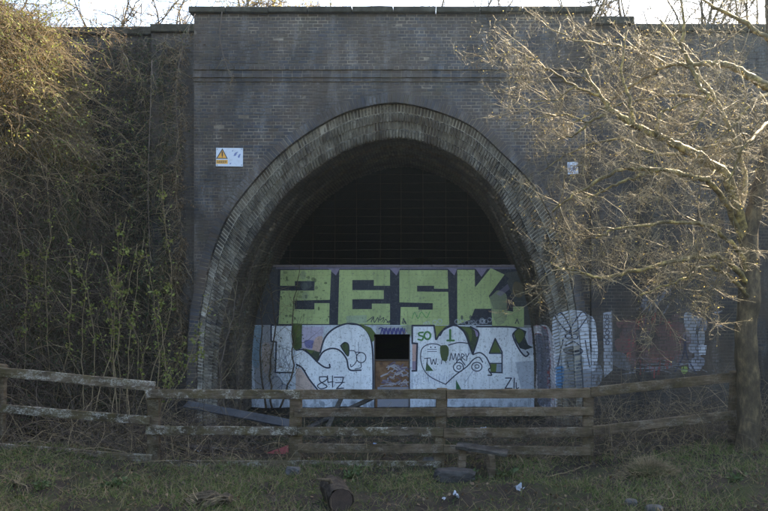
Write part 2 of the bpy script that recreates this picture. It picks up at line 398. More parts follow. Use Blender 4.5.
def paint_right():
    c = Canvas(548, 285, 728, 410, 6)
    c.frame(540, 295, 5.11)
    W1 = (196, 200, 206)
    c.fill([(78, 112), (115, 88), (180, 76), (240, 95), (272, 130), (282, 200), (288, 300), (272, 380), (230, 380), (95, 380), (78, 300), (72, 200)], W1, .85, curve=4)
    c.fill([(60, 330), (290, 340), (280, 470), (60, 470)], (140, 146, 156), .5, curve=3)
    c.stroke([(85, 112), (115, 94), (160, 182), (135, 182), (85, 112)], 1.1, NAVY); c.stroke([(240, 106), (205, 90), (153, 182), (180, 186), (240, 106)], 1.1, NAVY)
    c.fill([(150, 120), (175, 112), (160, 170)], (120, 126, 134), .7)
    c.ring(148, 212, 14, 13, 1.0, NAVY); c.ring(177, 212, 14, 13, 1.0, NAVY)
    c.stroke([(135, 262), (170, 238), (205, 262)], 1.0, NAVY); c.disc(170, 285, 42, 20, (110, 116, 122)); c.ring(170, 285, 42, 20, 1.1, NAVY); c.disc(172, 284, 26, 9, (30, 32, 42))
    c.stroke([(125, 230), (112, 300), (100, 370)], 1.1, NAVY); c.stroke([(225, 230), (236, 300), (248, 365)], 1.1, NAVY); c.stroke([(140, 330), (155, 390)], 1.0, NAVY); c.stroke([(205, 330), (188, 375), (210, 340)], 1.0, NAVY)
    c.fill([(135, 310), (215, 310), (205, 390), (150, 390)], (96, 104, 108), .6, curve=3)
    c.fill([(85, 385), (128, 370), (125, 470), (80, 470)], (60, 120, 170), .8, curve=3)
    c.fill([(315, 90), (360, 80), (362, 380), (318, 420)], (176, 180, 188), .6)
    for k in range(6): c.ring(332 + (k % 2) * 4, 110 + k * 26, 10, 11, .9, (50, 54, 70), .9)
    c.fill([(355, 290), (430, 300), (450, 380), (360, 350)], (130, 134, 142), .25, curve=3)
    c.frame(600, 285, 4.644)
    for k in range(26):
        x, y, w, h = R.uniform(120, 400), R.uniform(140, 360), R.uniform(20, 70), R.uniform(15, 50)
        c.fill([(x - w, y - h * R.uniform(.4, 1)), (x + w * R.uniform(.5, 1), y - h), (x + w, y + h * R.uniform(.4, 1)), (x - w * R.uniform(.5, 1), y + h)], random.choice([(122, 80, 76), (104, 74, 74), (140, 84, 78), (96, 84, 88)]), .42, curve=3)
    for k in range(70):
        a = R.uniform(0, 6.28); x = 262 + 150 * math.cos(a) * R.uniform(.75, 1); y = 260 + 130 * math.sin(a) * R.uniform(.75, 1)
        c.stroke([(x, y), (x + R.normal() * 8, y + R.uniform(10, 60))], R.uniform(.6, 1.6), (170, 62, 60), R.uniform(.25, .6))
    for k in range(20):
        x, y = R.uniform(205, 360), R.uniform(0, 100); c.stroke([(x, y), (x + R.uniform(-40, 0), y + R.uniform(20, 55))], R.uniform(1, 3), (140, 146, 160), .35)
    for k in range(16):
        x, y, w, h = R.uniform(425, 500), R.uniform(150, 390), R.uniform(8, 24), R.uniform(15, 45)
        c.fill([(x - w, y - h), (x + w, y - h * .8), (x + w * .8, y + h), (x - w * .9, y + h * .7)], random.choice([(168, 172, 184), (130, 136, 150), (190, 194, 200)]), .5, curve=3)
    c.stroke([(370, 410), (410, 330), (420, 240), (425, 330), (470, 420)], 1.6, NAVY, .9); c.stroke([(430, 140), (500, 140), (480, 220)], 1.1, NAVY, .9)
    c.fill([(480, 285), (520, 285), (515, 330), (485, 330)], (200, 204, 212), .8); c.disc(415, 400, 16, 20, (130, 150, 70), .8)
    for k in range(14): c.stroke([(R.uniform(90, 540), R.uniform(330, 420)), (R.uniform(90, 540), R.uniform(330, 420))], R.uniform(.6, 1.4), (170, 176, 186), .3)
    c.stroke([(560, 130), (610, 125), (600, 200)], 1.6, (150, 156, 166), .6); c.stroke([(565, 190), (605, 195)], 1.6, (150, 156, 166), .6)
    return c

def paint_jamb():
    # drawn as seen on the side wall: x runs from deep (533) to the mouth (556)
    c = Canvas(528, 312, 558, 410, 10)
    c.frame(440, 315, 6.383)
    c.fill([(590, 70), (615, 35), (660, 22), (700, 12), (738, 40), (745, 200), (742, 520), (588, 520), (596, 300)], (235, 228, 230), 1, curve=5)
    c.fill([(608, 110), (635, 82), (660, 100), (664, 300), (660, 520), (604, 520), (610, 300)], (132, 132, 144), 1, curve=4); c.fill([(668, 60), (688, 22), (708, 60), (704, 300), (700, 520), (672, 520)], (136, 134, 146), 1, curve=4)
    c.stroke([(600, 200), (608, 110), (635, 82), (660, 100), (664, 190)], .6, (180, 90, 90), .9); c.stroke([(668, 120), (670, 60), (688, 22), (708, 60), (712, 190), (696, 330), (700, 420)], .6, (170, 80, 84), .9)
    c.stroke([(598, 40), (640, 30)], .5, (170, 80, 84)); c.stroke([(716, 400), (726, 440)], 1.0, (190, 50, 60)); c.stroke([(640, 200), (645, 320)], .6, (90, 90, 104))
    c.fill([(745, 380), (766, 380), (766, 470), (745, 470)], (60, 120, 170), .8)
    return c

# ------------------------------------------------------------------ materials
def m_brick(name, cols, white=.35, paint=None, spec=.3, stain=1.0, wcol=(.34, .34, .33), wr=(.5, .68), soot=(.34, .62)):
    n = NT(name, .72, spec)
    c = n.ramp(n.rand(), [(i / max(1, len(cols) - 1), k) for i, k in enumerate(cols)])
    big = n.noise(.55, n.pos((1, 1, .75)), 6, .62)
    c = n.mix(1, c, n.ramp(big, [(soot[0], .24), (soot[1], 1.25)]), 'MULTIPLY')
    brown = n.ramp(n.noise(.8, n.pos((1, 1, 1), (20, 3, 5)), 6, .65), [(.42, 0.0), (.62, .7)])
    c = n.mix(n.math('MULTIPLY', brown, stain), c, (.088, .058, .036))
    c = n.mix(n.math('MULTIPLY', n.noise(14, None, 3), .6), c, (.045, .042, .04))
    st = n.noise(2.2, n.pos((1.6, 1.6, .32), (3.1, 0, 7.7)), 6, .65)
    sp = n.noise(26, None, 4, .75)
    f = n.math('MULTIPLY', n.ramp(st, [(wr[0], 0.0), (wr[1], 1.0)]), n.ramp(sp, [(.38, .05), (.62, 1.0)]))
    c = n.mix(n.math('MULTIPLY', f, white), c, wcol)
    moss = n.ramp(n.noise(1.7, n.pos((1, 1, .8), (9, 4, 1)), 6, .7), [(.56, 0.0), (.72, .55)])
    c = n.mix(n.math('MULTIPLY', moss, stain), c, (.07, .06, .03))
    if paint is not None:
        pc, pa = paint(n)
        wear = n.math('MULTIPLY', n.ramp(n.noise(7, n.pos((1, 1, .6)), 6, .8), [(.36, .1), (.47, 1.0)]), n.ramp(n.noise(1.8, n.pos((1, 1, 1), (5, 5, 2)), 4), [(.3, .6), (.5, 1.0)]))
        pc = n.mix(.1, pc, (.12, .12, .125))
        c = n.mix(n.math('MULTIPLY', pa, wear), c, pc)
    n.bump(n.noise(60, None, 4, .7), .5, .004)
    return n.out(c)

BLUE = [(.030, .032, .042), (.058, .049, .046), (.034, .040, .056), (.086, .060, .042), (.026, .027, .034), (.085, .074, .064), (.044, .047, .060), (.072, .049, .035)]
RINGC = [(.05, .045, .042), (.15, .13, .10), (.024, .026, .032), (.30, .265, .20), (.036, .037, .043), (.10, .082, .058), (.24, .205, .145), (.03, .03, .034)]
LINC = [(.17, .135, .10), (.26, .20, .14), (.12, .10, .085), (.32, .25, .17)]

def m_simple(name, cols, scale=6, rough=.9, spec=.2, bump=.4, stretch=(1, 1, 1), bscale=40, rnd=0.0, coord='pos', bdist=.006):
    n = NT(name, rough, spec)
    src = n.obj() if coord == 'obj' else None
    v = n.pos(stretch, src=src)
    k = n.noise(scale, v, 6, .65)
    c = n.ramp(k, [(.25 + .5 * i / max(1, len(cols) - 1), q) for i, q in enumerate(cols)])
    if rnd:
        c = n.mix(1, c, n.ramp(n.rand(), [(0, 1 - rnd), (1, 1 + rnd)]), 'MULTIPLY')
    if bump: n.bump(n.noise(bscale, v, 4, .7), bump, bdist)
    return n.out(c)

def m_leaf(name, cols, trans=.4):
    n = NT(name, .6, .3)
    c = n.ramp(n.rand(), [(i / max(1, len(cols) - 1), q) for i, q in enumerate(cols)])
    n.out(c)
    t = n.n('ShaderNodeBsdfTranslucent'); n.set(t.inputs[0], c)
    mx = n.n('ShaderNodeMixShader'); mx.inputs[0].default_value = trans
    n.t.links.new(n.b.outputs[0], mx.inputs[1]); n.t.links.new(t.outputs[0], mx.inputs[2])
    n.t.links.new(mx.outputs[0], n.t.nodes['Material Output'].inputs[0])
    return n.m

M = {}
cv_right = paint_right(); cv_infill = paint_infill(); cv_jamb = paint_jamb()
M['brick'] = m_brick('blue_brick', BLUE, .38, lambda n: cv_right.node(n, 'wall_paint', 0.0))
M['ring'] = m_brick('arch_ring_brick', RINGC, .7, lambda n: cv_right.node(n, 'ring_paint', 0.1), wr=(.44, .60), soot=(.36, .60), wcol=(.42, .385, .31))
M['hood'] = m_brick('hood_brick', BLUE, .4, lambda n: cv_right.node(n, 'hood_paint', 0.0))
M['wing'] = m_brick('wing_brick', soot=(.42, .68), cols= [(.034, .032, .033), (.052, .043, .038), (.03, .03, .034), (.066, .048, .036)], white=.25, paint=lambda n: cv_right.node(n, 'wing_paint', 0.0))
def _jamb(n):
    # side wall X ~ const: recover the drawn column from depth
    sp = n.n('ShaderNodeSeparateXYZ'); n.set(sp.inputs[0], n.geo.outputs['Position'])
    d = n.math('SUBTRACT', sp.outputs[1], CAMY)
    XW = (556 - VX) * 18.45 / F
    u = n.math('DIVIDE', n.math('SUBTRACT', 4.35, sp.outputs[1]), 4.15)          # 0 deep .. 1 mouth
    v = n.math('DIVIDE', n.math('SUBTRACT', sp.outputs[2], -.62), 2.55)
    cb = n.n('ShaderNodeCombineXYZ'); n.set(cb.inputs[0], u); n.set(cb.inputs[1], v)
    pc, pa = cv_jamb.node(n, 'jamb_paint', vec=cb.outputs[0])
    right = n.math('GREATER_THAN', sp.outputs[0], 1.5)
    return pc, n.math('MULTIPLY', pa, right)
M['lining'] = m_brick('lining_brick', LINC, .3, _jamb, spec=.15)
def m_mortar():
    n = NT('mortar', .92, .15)
    big = n.noise(.55, n.pos((1, 1, .75)), 6, .62)
    c = n.ramp(n.noise(5, None, 5, .7), [(.3, (.13, .105, .08)), (.7, (.36, .30, .225))])
    c = n.mix(1, c, n.ramp(big, [(.38, .25), (.62, 1.1)]), 'MULTIPLY')
    return n.out(c)
M['mortar'] = m_mortar()
M['wmortar'] = m_simple('dirty_mortar', [(.03, .026, .021), (.075, .063, .05), (.14, .12, .095)], 2, bump=.3)
M['lime'] = m_simple('lime_mortar', [(.16, .145, .12), (.40, .37, .31), (.55, .52, .45)], 4, bump=.3)
M['soot'] = m_simple('sooty_mortar', [(.02, .019, .018), (.04, .036, .033)], 3, bump=.3)
M['stone'] = m_simple('coping_stone', [(.018, .016, .01), (.038, .033, .022), (.075, .068, .052)], 5, bump=.6, rnd=.15)
def m_block():
    n = NT('painted_block', .6, .35)
    pc, pa = cv_infill.node(n, 'infill_paint', 4.2)
    base = n.ramp(n.noise(8, None, 5), [(.3, (.16, .15, .14)), (.7, (.30, .29, .27))])
    c = n.mix(pa, base, pc)
    c = n.mix(1, c, n.ramp(n.noise(1.6, n.pos((1, 1, .5)), 6, .65), [(.3, .78), (.6, 1.08)]), 'MULTIPLY')
    wear = n.ramp(n.noise(22, None, 5, .75), [(.35, .7), (.45, 0.0)])
    c = n.mix(wear, c, (.12, .12, .125))
    run = n.ramp(n.noise(4, n.pos((3, 1, .22)), 5, .7), [(.54, 0.0), (.76, .5)])
    c = n.mix(run, c, (.10, .10, .10))
    n.bump(n.noise(55, None, 5, .7), .5, .005)
    return n.out(c)
M['block'] = m_block()
M['bmortar'] = m_simple('block_mortar', [(.09, .095, .10), (.22, .23, .25)], 3, bump=.4)
def m_wood(name, cols, moss=.35, flake=.3):
    n = NT(name, .9, .15)
    k = n.noise(3.5, n.pos((1, 1, 11)), 7, .75)
    c = n.ramp(k, [(.3, cols[0]), (.5, cols[1]), (.72, cols[2])])
    c = n.mix(1, c, n.ramp(n.rand(), [(0, .7), (1, 1.15)]), 'MULTIPLY')
    c = n.mix(1, c, n.ramp(n.noise(2.3, n.pos((1, 1, 2)), 6, .7), [(.36, .35), (.58, 1.1)]), 'MULTIPLY')
    f = n.ramp(n.noise(4.5, n.pos((1, 1, 1.6), (2, 5, 1)), 6, .75), [(.5, 0.0), (.58, 1.0)])
    g = n.ramp(n.noise(34, n.pos((1, 1, 2)), 3, .7), [(.42, 0.0), (.55, 1.0)])
    c = n.mix(n.math('MULTIPLY', n.math('MULTIPLY', f, g), flake), c, (.40, .37, .31))
    mo = n.ramp(n.noise(4, n.pos((1, 1, 1), (7, 1, 3)), 6, .75), [(.42, 0.0), (.6, 1.0)])
    c = n.mix(n.math('MULTIPLY', mo, moss), c, (.085, .066, .020))
    n.bump(n.noise(16, n.pos((1, 1, 14)), 6, .75), .9, .012)
    return n.out(c)
M['wood'] = m_wood('fence_wood', [(.065, .044, .029), (.14, .10, .066), (.23, .175, .12)], .35, .25)
M['woodold'] = m_wood('old_fence_wood', [(.06, .043, .03), (.13, .098, .07), (.23, .19, .145)], .6, .95)
M['bark'] = m_simple('bark', [(.022, .017, .012), (.075, .056, .034), (.22, .165, .085)], 7, bump=.9, bscale=26, bdist=.02, stretch=(1, 1, .5))
M['lichen'] = m_simple('lichen_bark', [(.035, .027, .018), (.13, .10, .045), (.60, .45, .14)], 8, rough=.6, spec=.3, bump=.8, bscale=40, bdist=.01)
M['twig'] = m_simple('twig', [(.07, .054, .035), (.29, .23, .13)], 6, rough=.6, spec=.3, bump=0, rnd=.6)
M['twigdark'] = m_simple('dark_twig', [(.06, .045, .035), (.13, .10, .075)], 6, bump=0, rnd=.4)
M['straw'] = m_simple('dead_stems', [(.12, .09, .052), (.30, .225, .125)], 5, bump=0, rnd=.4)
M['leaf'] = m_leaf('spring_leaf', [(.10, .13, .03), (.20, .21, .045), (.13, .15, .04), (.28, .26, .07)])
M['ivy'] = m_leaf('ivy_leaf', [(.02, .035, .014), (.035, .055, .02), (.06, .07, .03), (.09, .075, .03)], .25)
M['deadleaf'] = m_leaf('dead_leaf', [(.10, .06, .03), (.16, .10, .05), (.07, .05, .035), (.20, .14, .08)], .15)
M['grass'] = m_leaf('grass_blade', [(.06, .10, .02), (.10, .15, .028), (.15, .18, .045), (.24, .21, .08), (.08, .12, .025)], .3)
M['drygrass'] = m_leaf('dry_grass_blade', [(.50, .38, .13), (.60, .46, .18), (.38, .31, .09), (.30, .29, .07)], .5)
def m_ground():
    n = NT('ground', .95, .15)
    c = n.ramp(n.noise(2.2, None, 8, .7), [(.3, (.020, .016, .012)), (.5, (.040, .031, .022)), (.7, (.07, .056, .038))])
    g = n.ramp(n.noise(.9, n.pos((1, 1, 1), (4, 2, 0)), 7, .7), [(.46, 0.0), (.6, 1.0)])
    c = n.mix(n.math('MULTIPLY', g, .75), c, n.ramp(n.noise(12, None, 5), [(.3, (.03, .04, .012)), (.7, (.07, .075, .025))]))
    c = n.mix(n.ramp(n.noise(45, None, 4, .8), [(.6, 0.0), (.7, .6)]), c, (.17, .14, .10))
    n.bump(n.noise(14, None, 9, .75), .9, .06)
    return n.out(c)
M['ground'] = m_ground()
M['metal'] = m_simple('rusty_wire', [(.05, .035, .025), (.13, .085, .055)], 8, .7, .4, bump=.2)

# ------------------------------------------------------------------ terrain
def sm(t): t = np.clip(t, 0, 1); return t * t * (3 - 2 * t)
def fbm(x, y, s=1.0, seed=0.0):
    return noise.fractal(Vector((x * s + seed, y * s - seed, seed * .37)), 1.0, 2.0, 4)
def ground_z(x, y, detail=True):
    z = -.26 - .36 * sm((y + 4.5) / 6.0) + 1.25 * sm((-y - 9.0) / 9.0) * 1.0
    z += .27 * sm((-x - 3.6) / 3.6) * sm((-y + 1) / 4) + .30 * sm((x - 2.0) / 3.2) * sm((-y + 1) / 4)
    tl = -6.0 - .42 * max(0., -y - 1.2); tr = 7.6 + .8 * max(0., -y - 1.2)
    bl = sm((tl - x) / 2.5); br = sm((x - tr) / 3.0)
    z += 8.35 * bl + 8.5 * br
    if detail:
        n = fbm(x, y, .9, 3.1)
        z += .07 * n + .035 * fbm(x, y, 3.3, 8.0) + .35 * (bl + br) * fbm(x, y, .8, 1.7)
    return float(z)

def sheet(name, xs, ys, fn, mat):
    X, Y = np.meshgrid(xs, ys)
    Z = np.array([[fn(a, b) for a in xs] for b in ys])
    V = np.stack([X, Y, Z], -1).reshape(-1, 3)
    i = np.arange(len(xs) * len(ys)).reshape(len(ys), len(xs))
    f = np.stack([i[:-1, :-1], i[:-1, 1:], i[1:, 1:], i[1:, :-1]], -1).reshape(-1, 4)
    return link(name, fastmesh(name, V, [f], True), None, mat)
xs = np.concatenate([np.linspace(-400, -24, 12), np.linspace(-20, -10.4, 22), np.arange(-10, 9.5, .13), np.linspace(9.9, 20, 22), np.linspace(24, 400, 12)])
ys = np.concatenate([np.linspace(-400, -24, 12), np.linspace(-21, -10.2, 24), np.arange(-10, .36, .12)])
tag(sheet('ground', xs, ys, ground_z, M['ground']), kind='structure')
tag(sheet('tunnel_floor', np.linspace(-5.6, 4.0, 40), np.linspace(.25, 70, 60), lambda x, y: -.62 + .05 * fbm(x, y, .9, 3.1) - .004, M['ground']), kind='structure')
def hill_z(x, y): return 8.32 + .12 * fbm(x, y, .3, 5) + .4 * sm((y - 8) / 40) if y > .45 else 7.0
hx = np.concatenate([np.linspace(-400, -24, 12), np.linspace(-20, 20, 60), np.linspace(24, 400, 12)])
tag(sheet('hillside', hx, np.concatenate([[.4, .5], np.linspace(.8, 20, 30), np.linspace(26, 400, 14)]), hill_z, M['ground']), kind='structure')

# ------------------------------------------------------------------ brickwork
OUT = [(197, 445), (197, 400), (197.5, 363), (200, 320), (205.5, 287), (212, 258), (225, 224), (243, 196), (274, 161), (305, 136), (340, 116), (365, 108), (389, 104), (407, 105), (436, 112), (471, 127), (503, 155), (531, 184), (552, 222), (568, 270), (577, 320), (581, 360), (583, 400), (583, 445)]
INN = [(216, 440), (216, 400), (217, 360), (221, 325), (232, 285), (254, 237), (285, 194), (312, 170), (340, 152), (370, 141), (402, 137), (430, 143), (459, 156), (480, 172), (501, 196), (521, 236), (538, 272), (549, 310), (555, 350), (557, 400), (557, 440)]
def outline(px, Y, n=400):
    p = np.array([P(a, b, Y)[[0, 2]] for a, b in px])
    return resample(catmull(p, 500), n)
oc, olen = outline(OUT, 0.0); ic, ilen = outline(INN, .45)
def at(curve, t):
    u = np.asarray(t) * (len(curve) - 1); i = np.clip(u.astype(int), 0, len(curve) - 2); f = (u - i)[..., None]
    return curve[i] * (1 - f) + curve[i + 1] * f
def nrm2(curve, t):   # outward normal of the arch curve
    d = at(curve, np.clip(t + .004, 0, 1)) - at(curve, np.clip(t - .004, 0, 1))
    d /= np.linalg.norm(d, axis=-1, keepdims=True)
    return np.stack([-d[..., 1], d[..., 0]], -1)

BF = np.array([[0, 1, 2, 3], [4, 5, 1, 0], [5, 6, 2, 1], [6, 7, 3, 2], [7, 4, 0, 3]])
def bricks(Q, N, gap=.0062, proud=None, depth=.03):
    """Q (n,4,3) corners counter-clockwise from the front, N (n,3)"""
    Q = np.asarray(Q, float); n = len(Q); c = Q.mean(1, keepdims=True)
    e1 = Q[:, 1] - Q[:, 0]; e2 = Q[:, 3] - Q[:, 0]
    l1 = np.linalg.norm(e1, axis=1)[:, None, None]; l2 = np.linalg.norm(e2, axis=1)[:, None, None]
    u1 = (e1 / l1[:, 0])[:, None]; u2 = (e2 / l2[:, 0])[:, None]
    g = gap * (1 + .3 * R.normal(size=(n, 1, 1)))
    s1 = np.array([1, -1, -1, 1])[None, :, None]; s2 = np.array([1, 1, -1, -1])[None, :, None]
    base = Q + u1 * s1 * g * .8 + u2 * s2 * g * .8
    front = Q + u1 * s1 * (g + .002) + u2 * s2 * (g + .002) + R.normal(size=(n, 4, 3)) * .0012
    if proud is None: proud = R.normal(size=n) * .0025
    front = front + N[:, None] * proud[:, None, None]
    base = base - N[:, None] * depth
    V = np.concatenate([front, base], 1).reshape(-1, 3)
    Fc = (BF[None] + (np.arange(n) * 8)[:, None, None]).reshape(-1, 4)
    return V, Fc
def build_bricks(Q, N, mat, parent, nsingle=0, order=None, stuff_name='brickwork', label=None, vprd=None, **kw):
    Q = np.asarray(Q); N = np.asarray(N)
    idx = np.arange(len(Q)) if order is None else np.asarray(order)
    one, rest = idx[:nsingle], idx[nsingle:]
    for i in one:
        if vprd is not None: kw['proud'] = np.array([vprd[i]]) + R.normal(size=1) * .006
        V, Fc = bricks(Q[i:i + 1], N[i:i + 1], **kw); c = V.mean(0)
        link('brick', fastmesh('brick', V - c, [Fc]), parent, mat, c)
    if len(rest):
        if vprd is not None: kw['proud'] = np.array(vprd)[rest] + R.normal(size=len(rest)) * .006
        V, Fc = bricks(Q[rest], N[rest], **kw)
        o = link(stuff_name, fastmesh(stuff_name, V, [Fc]), parent, mat, (0, 0, 0)); o['kind'] = 'stuff'
        return o
def bond(org, ud, width, z0, z1, normal, keep=None, course=.075, phase=0):
    org = np.asarray(org, float); ud = np.asarray(ud, float); Q = []
    nc = int(round((z1 - z0) / course)); h = (z1 - z0) / nc
    for k in range(nc):
        za, zb = z0 + k * h, z0 + (k + 1) * h
        head = (k + phase) % 4 == 3
        L = .1125 if head else .225
        s = -(.056 if head else (.1125 if k % 2 else 0.0))
        while s < width - .02:
            a, b = max(s, 0), min(s + L, width); s += L
            if b - a < .03: continue
            m = org + ud * (a + b) / 2
            if keep is not None and not keep(m[0], (za + zb) / 2): continue
            p0, p1 = org + ud * a, org + ud * b
            Q.append([(p0[0], p0[1], za), (p1[0], p1[1], za), (p1[0], p1[1], zb), (p0[0], p0[1], zb)])
    Q = np.array(Q)
    return Q, np.tile(np.asarray(normal, float), (len(Q), 1))
def slab(name, pts4, mat, parent):
    V = np.array(pts4, float); me = fastmesh(name, V, [np.arange(len(V)).reshape(-1, 4)])
    return link(name, me, parent, mat, (0, 0, 0))

XL, XR = P(194, 0, 0)[0], P(590, 0, 0)[0]
ZT, ZB = P(0, 14, 0)[2], -.75
ZS0, ZS1 = P(0, 82, 0)[2], P(0, 67, 0)[2]
portal = empty('tunnel_portal', ((XL + XR) / 2, 0, -.6), 'dark blue brick tunnel portal with a broad pale arch ring and straight parapet', 'tunnel')
# core of the wall (mortar shows in the joints)
x = oc[:, 0]; z = oc[:, 1]
qs = []
for i in range(len(oc) - 1):
    qs += [(x[i], .007, z[i]), (x[i + 1], .007, z[i + 1]), (x[i + 1], .007, ZT), (x[i], .007, ZT)]
qs += [(XL, .007, ZB), (x[0], .007, ZB), (x[0], .007, ZT), (XL, .007, ZT)]
qs += [(x[-1], .007, ZB), (XR, .007, ZB), (XR, .007, ZT), (x[-1], .007, ZT)]
qs += [(XL, .007, ZT), (XR, .007, ZT), (XR, .5, ZT), (XL, .5, ZT), (XL, .5, 6.8), (XR, .5, 6.8), (XR, .5, ZT), (XL, .5, ZT)]
qs += [(XL, .007, ZB), (XL, .5, ZB), (XL, .5, ZT), (XL, .007, ZT), (XR, .007, ZB), (XR, .5, ZB), (XR, .5, ZT), (XR, .007, ZT)]
slab('headwall', qs, M['mortar'], portal)
mid = oc + nrm2(oc, np.linspace(0, 1, len(oc))) * .10
def above_arch(X, Z): return not (mid[0, 0] < X < mid[-1, 0]) or Z > np.interp(X, mid[:, 0], mid[:, 1])
Q, Nn = bond((XL, 0, 0), (1, 0, 0), XR - XL, ZB, ZS0, (0, -1, 0), above_arch)
c = Q.mean(1); d = np.hypot(c[:, 0] - P(245, 0, 0)[0], (c[:, 2] - P(0, 140, 0)[2]) * 1.1) + np.where(np.ptp(Q[:, :, 0], axis=1) < .2, 3, 0)
build_bricks(Q, Nn, M['brick'], portal, 300, np.argsort(d), 'brickwork')
Q, Nn = bond((XL, 0, 0), (1, 0, 0), XR - XL, ZS1 + .001, ZT, (0, -1, 0), None, phase=1)
build_bricks(Q, Nn, M['brick'], portal, 0, None, 'parapet_brickwork')
# string course: three courses standing proud of each other
SQ, SN = [], []
hs = (ZS1 - ZS0) / 4
for k, pr in enumerate((.03, .07, .045, .085)):
    q, n_ = bond((XL - .01, -pr, 0), (1, 0, 0), XR - XL + .02, ZS0 + k * hs, ZS0 + (k + 1) * hs, (0, -1, 0), None, hs, k)
    SQ.append(q); SN.append(n_)
build_bricks(np.concatenate(SQ), np.concatenate(SN), M['hood'], portal, 0, None, 'string_course', depth=.10)
for k, pr in enumerate((.03, .07, .045, .085)):
    yk = -pr + .009; za, zb = ZS0 + k * hs, ZS0 + (k + 1) * hs; a_, b_ = XL + .004, XR - .004
    slab('bedding', [(a_, yk, za), (b_, yk, za), (b_, yk, zb), (a_, yk, zb), (a_, yk, zb), (b_, yk, zb), (b_, .01, zb), (a_, .01, zb), (a_, .01, za), (b_, .01, za), (b_, yk, za), (a_, yk, za)], M['mortar'], portal)
# coping stones
xc = XL - .1
while xc < XR:
    L = min(R.uniform(.8, 1.05), XR + .1 - xc)
    if L < .2: break
    me = boxmesh('coping_stone', L - .012, .66, .13, .015, (3, 1, 1), .003)
    o = link('coping_stone', me, portal, M['stone'], (xc + L / 2, .2, ZT + .067 + R.normal() * .004)); o.rotation_euler = (R.normal() * .006, R.normal() * .004, 0)
    xc += L
# arch ring: four rings of bricks on a splayed face
NV = 4; NU = int(olen / .078)
ringcore = []
tt = np.linspace(0, 1, 161)
ho = at(oc, tt); hi = at(ic, tt)
for i in range(160):
    ringcore += [(hi[i][0], .465, hi[i][1]), (hi[i + 1][0], .465, hi[i + 1][1]), (ho[i + 1][0], .02, ho[i + 1][1]), (ho[i][0], .02, ho[i][1])]
ring = slab('arch_ring', ringcore, M['lime'], portal)
Q = []; VPR = []
for v in range(NV):
    k = NU - v * 6; sh = .5 * (v % 2)
    for i in range(k):
        t = np.clip(np.array([(i + sh) / k, (i + 1 + sh) / k]), 0, 1)
        if t[1] - t[0] < .3 / k: continue
        o2, i2 = at(oc, t), at(ic, t); c4 = []
        for (tv, e) in (((v + 1) / NV, 0), ((v + 1) / NV, 1), (v / NV, 1), (v / NV, 0)):
            p = o2[e] * (1 - tv) + i2[e] * tv; c4.append((p[0], .005 + .44 * tv, p[1]))
        Q.append(c4); VPR.append((.0, .045, .010, .055)[v])
Q = np.array(Q); e1 = Q[:, 1] - Q[:, 0]; e2 = Q[:, 3] - Q[:, 0]; Nn = np.cross(e1, e2); Nn /= np.linalg.norm(Nn, axis=1, keepdims=True)
fl = Nn[:, 1] > 0; Nn[fl] *= -1; Q[fl] = Q[fl][:, [1, 0, 3, 2]]
c = Q.mean(1); dd = np.hypot(c[:, 0] - P(300, 0, 0)[0], c[:, 2] - P(0, 160, 0)[2])
build_bricks(Q, Nn, M['ring'], ring, 300, np.argsort(dd), 'ring_brickwork', gap=.009, depth=.06, vprd=VPR)
# hood mould over the arch
hn = nrm2(oc, tt); HW = .20
hcore = []
for i in range(160):
    a, b = ho[i], ho[i + 1]; a2, b2 = a + hn[i] * HW, b + hn[i + 1] * HW
    for (p, q, ya, yb) in ((a, b, -.117, -.117), ):
        hcore += [(a[0], -.117, a[1]), (b[0], -.117, b[1]), (b2[0], -.117, b2[1]), (a2[0], -.117, a2[1])]
    hcore += [(a[0], .05, a[1]), (b[0], .05, b[1]), (b[0], -.117, b[1]), (a[0], -.117, a[1])]
    hcore += [(a2[0], -.117, a2[1]), (b2[0], -.117, b2[1]), (b2[0], .05, b2[1]), (a2[0], .05, a2[1])]
hood = slab('hood_mould', hcore, M['mortar'], portal)
Q = []
kh = int(olen / .086)
for i in range(kh):
    t = np.array([i / kh, (i + 1) / kh]); a = at(oc, t); nn = nrm2(oc, t)
    a0 = a - nn * .008; a1 = a + nn * (HW + .008)
    Q.append([(a0[0][0], -.13, a0[0][1]), (a0[1][0], -.13, a0[1][1]), (a1[1][0], -.13, a1[1][1]), (a1[0][0], -.13, a1[0][1])])
Q = np.array(Q); Nn = np.tile(np.array([0, -1., 0]), (len(Q), 1))
build_bricks(Q, Nn, M['hood'], hood, len(Q), None, gap=.006, depth=.15, proud=R.normal(size=1) * 0 + .004)
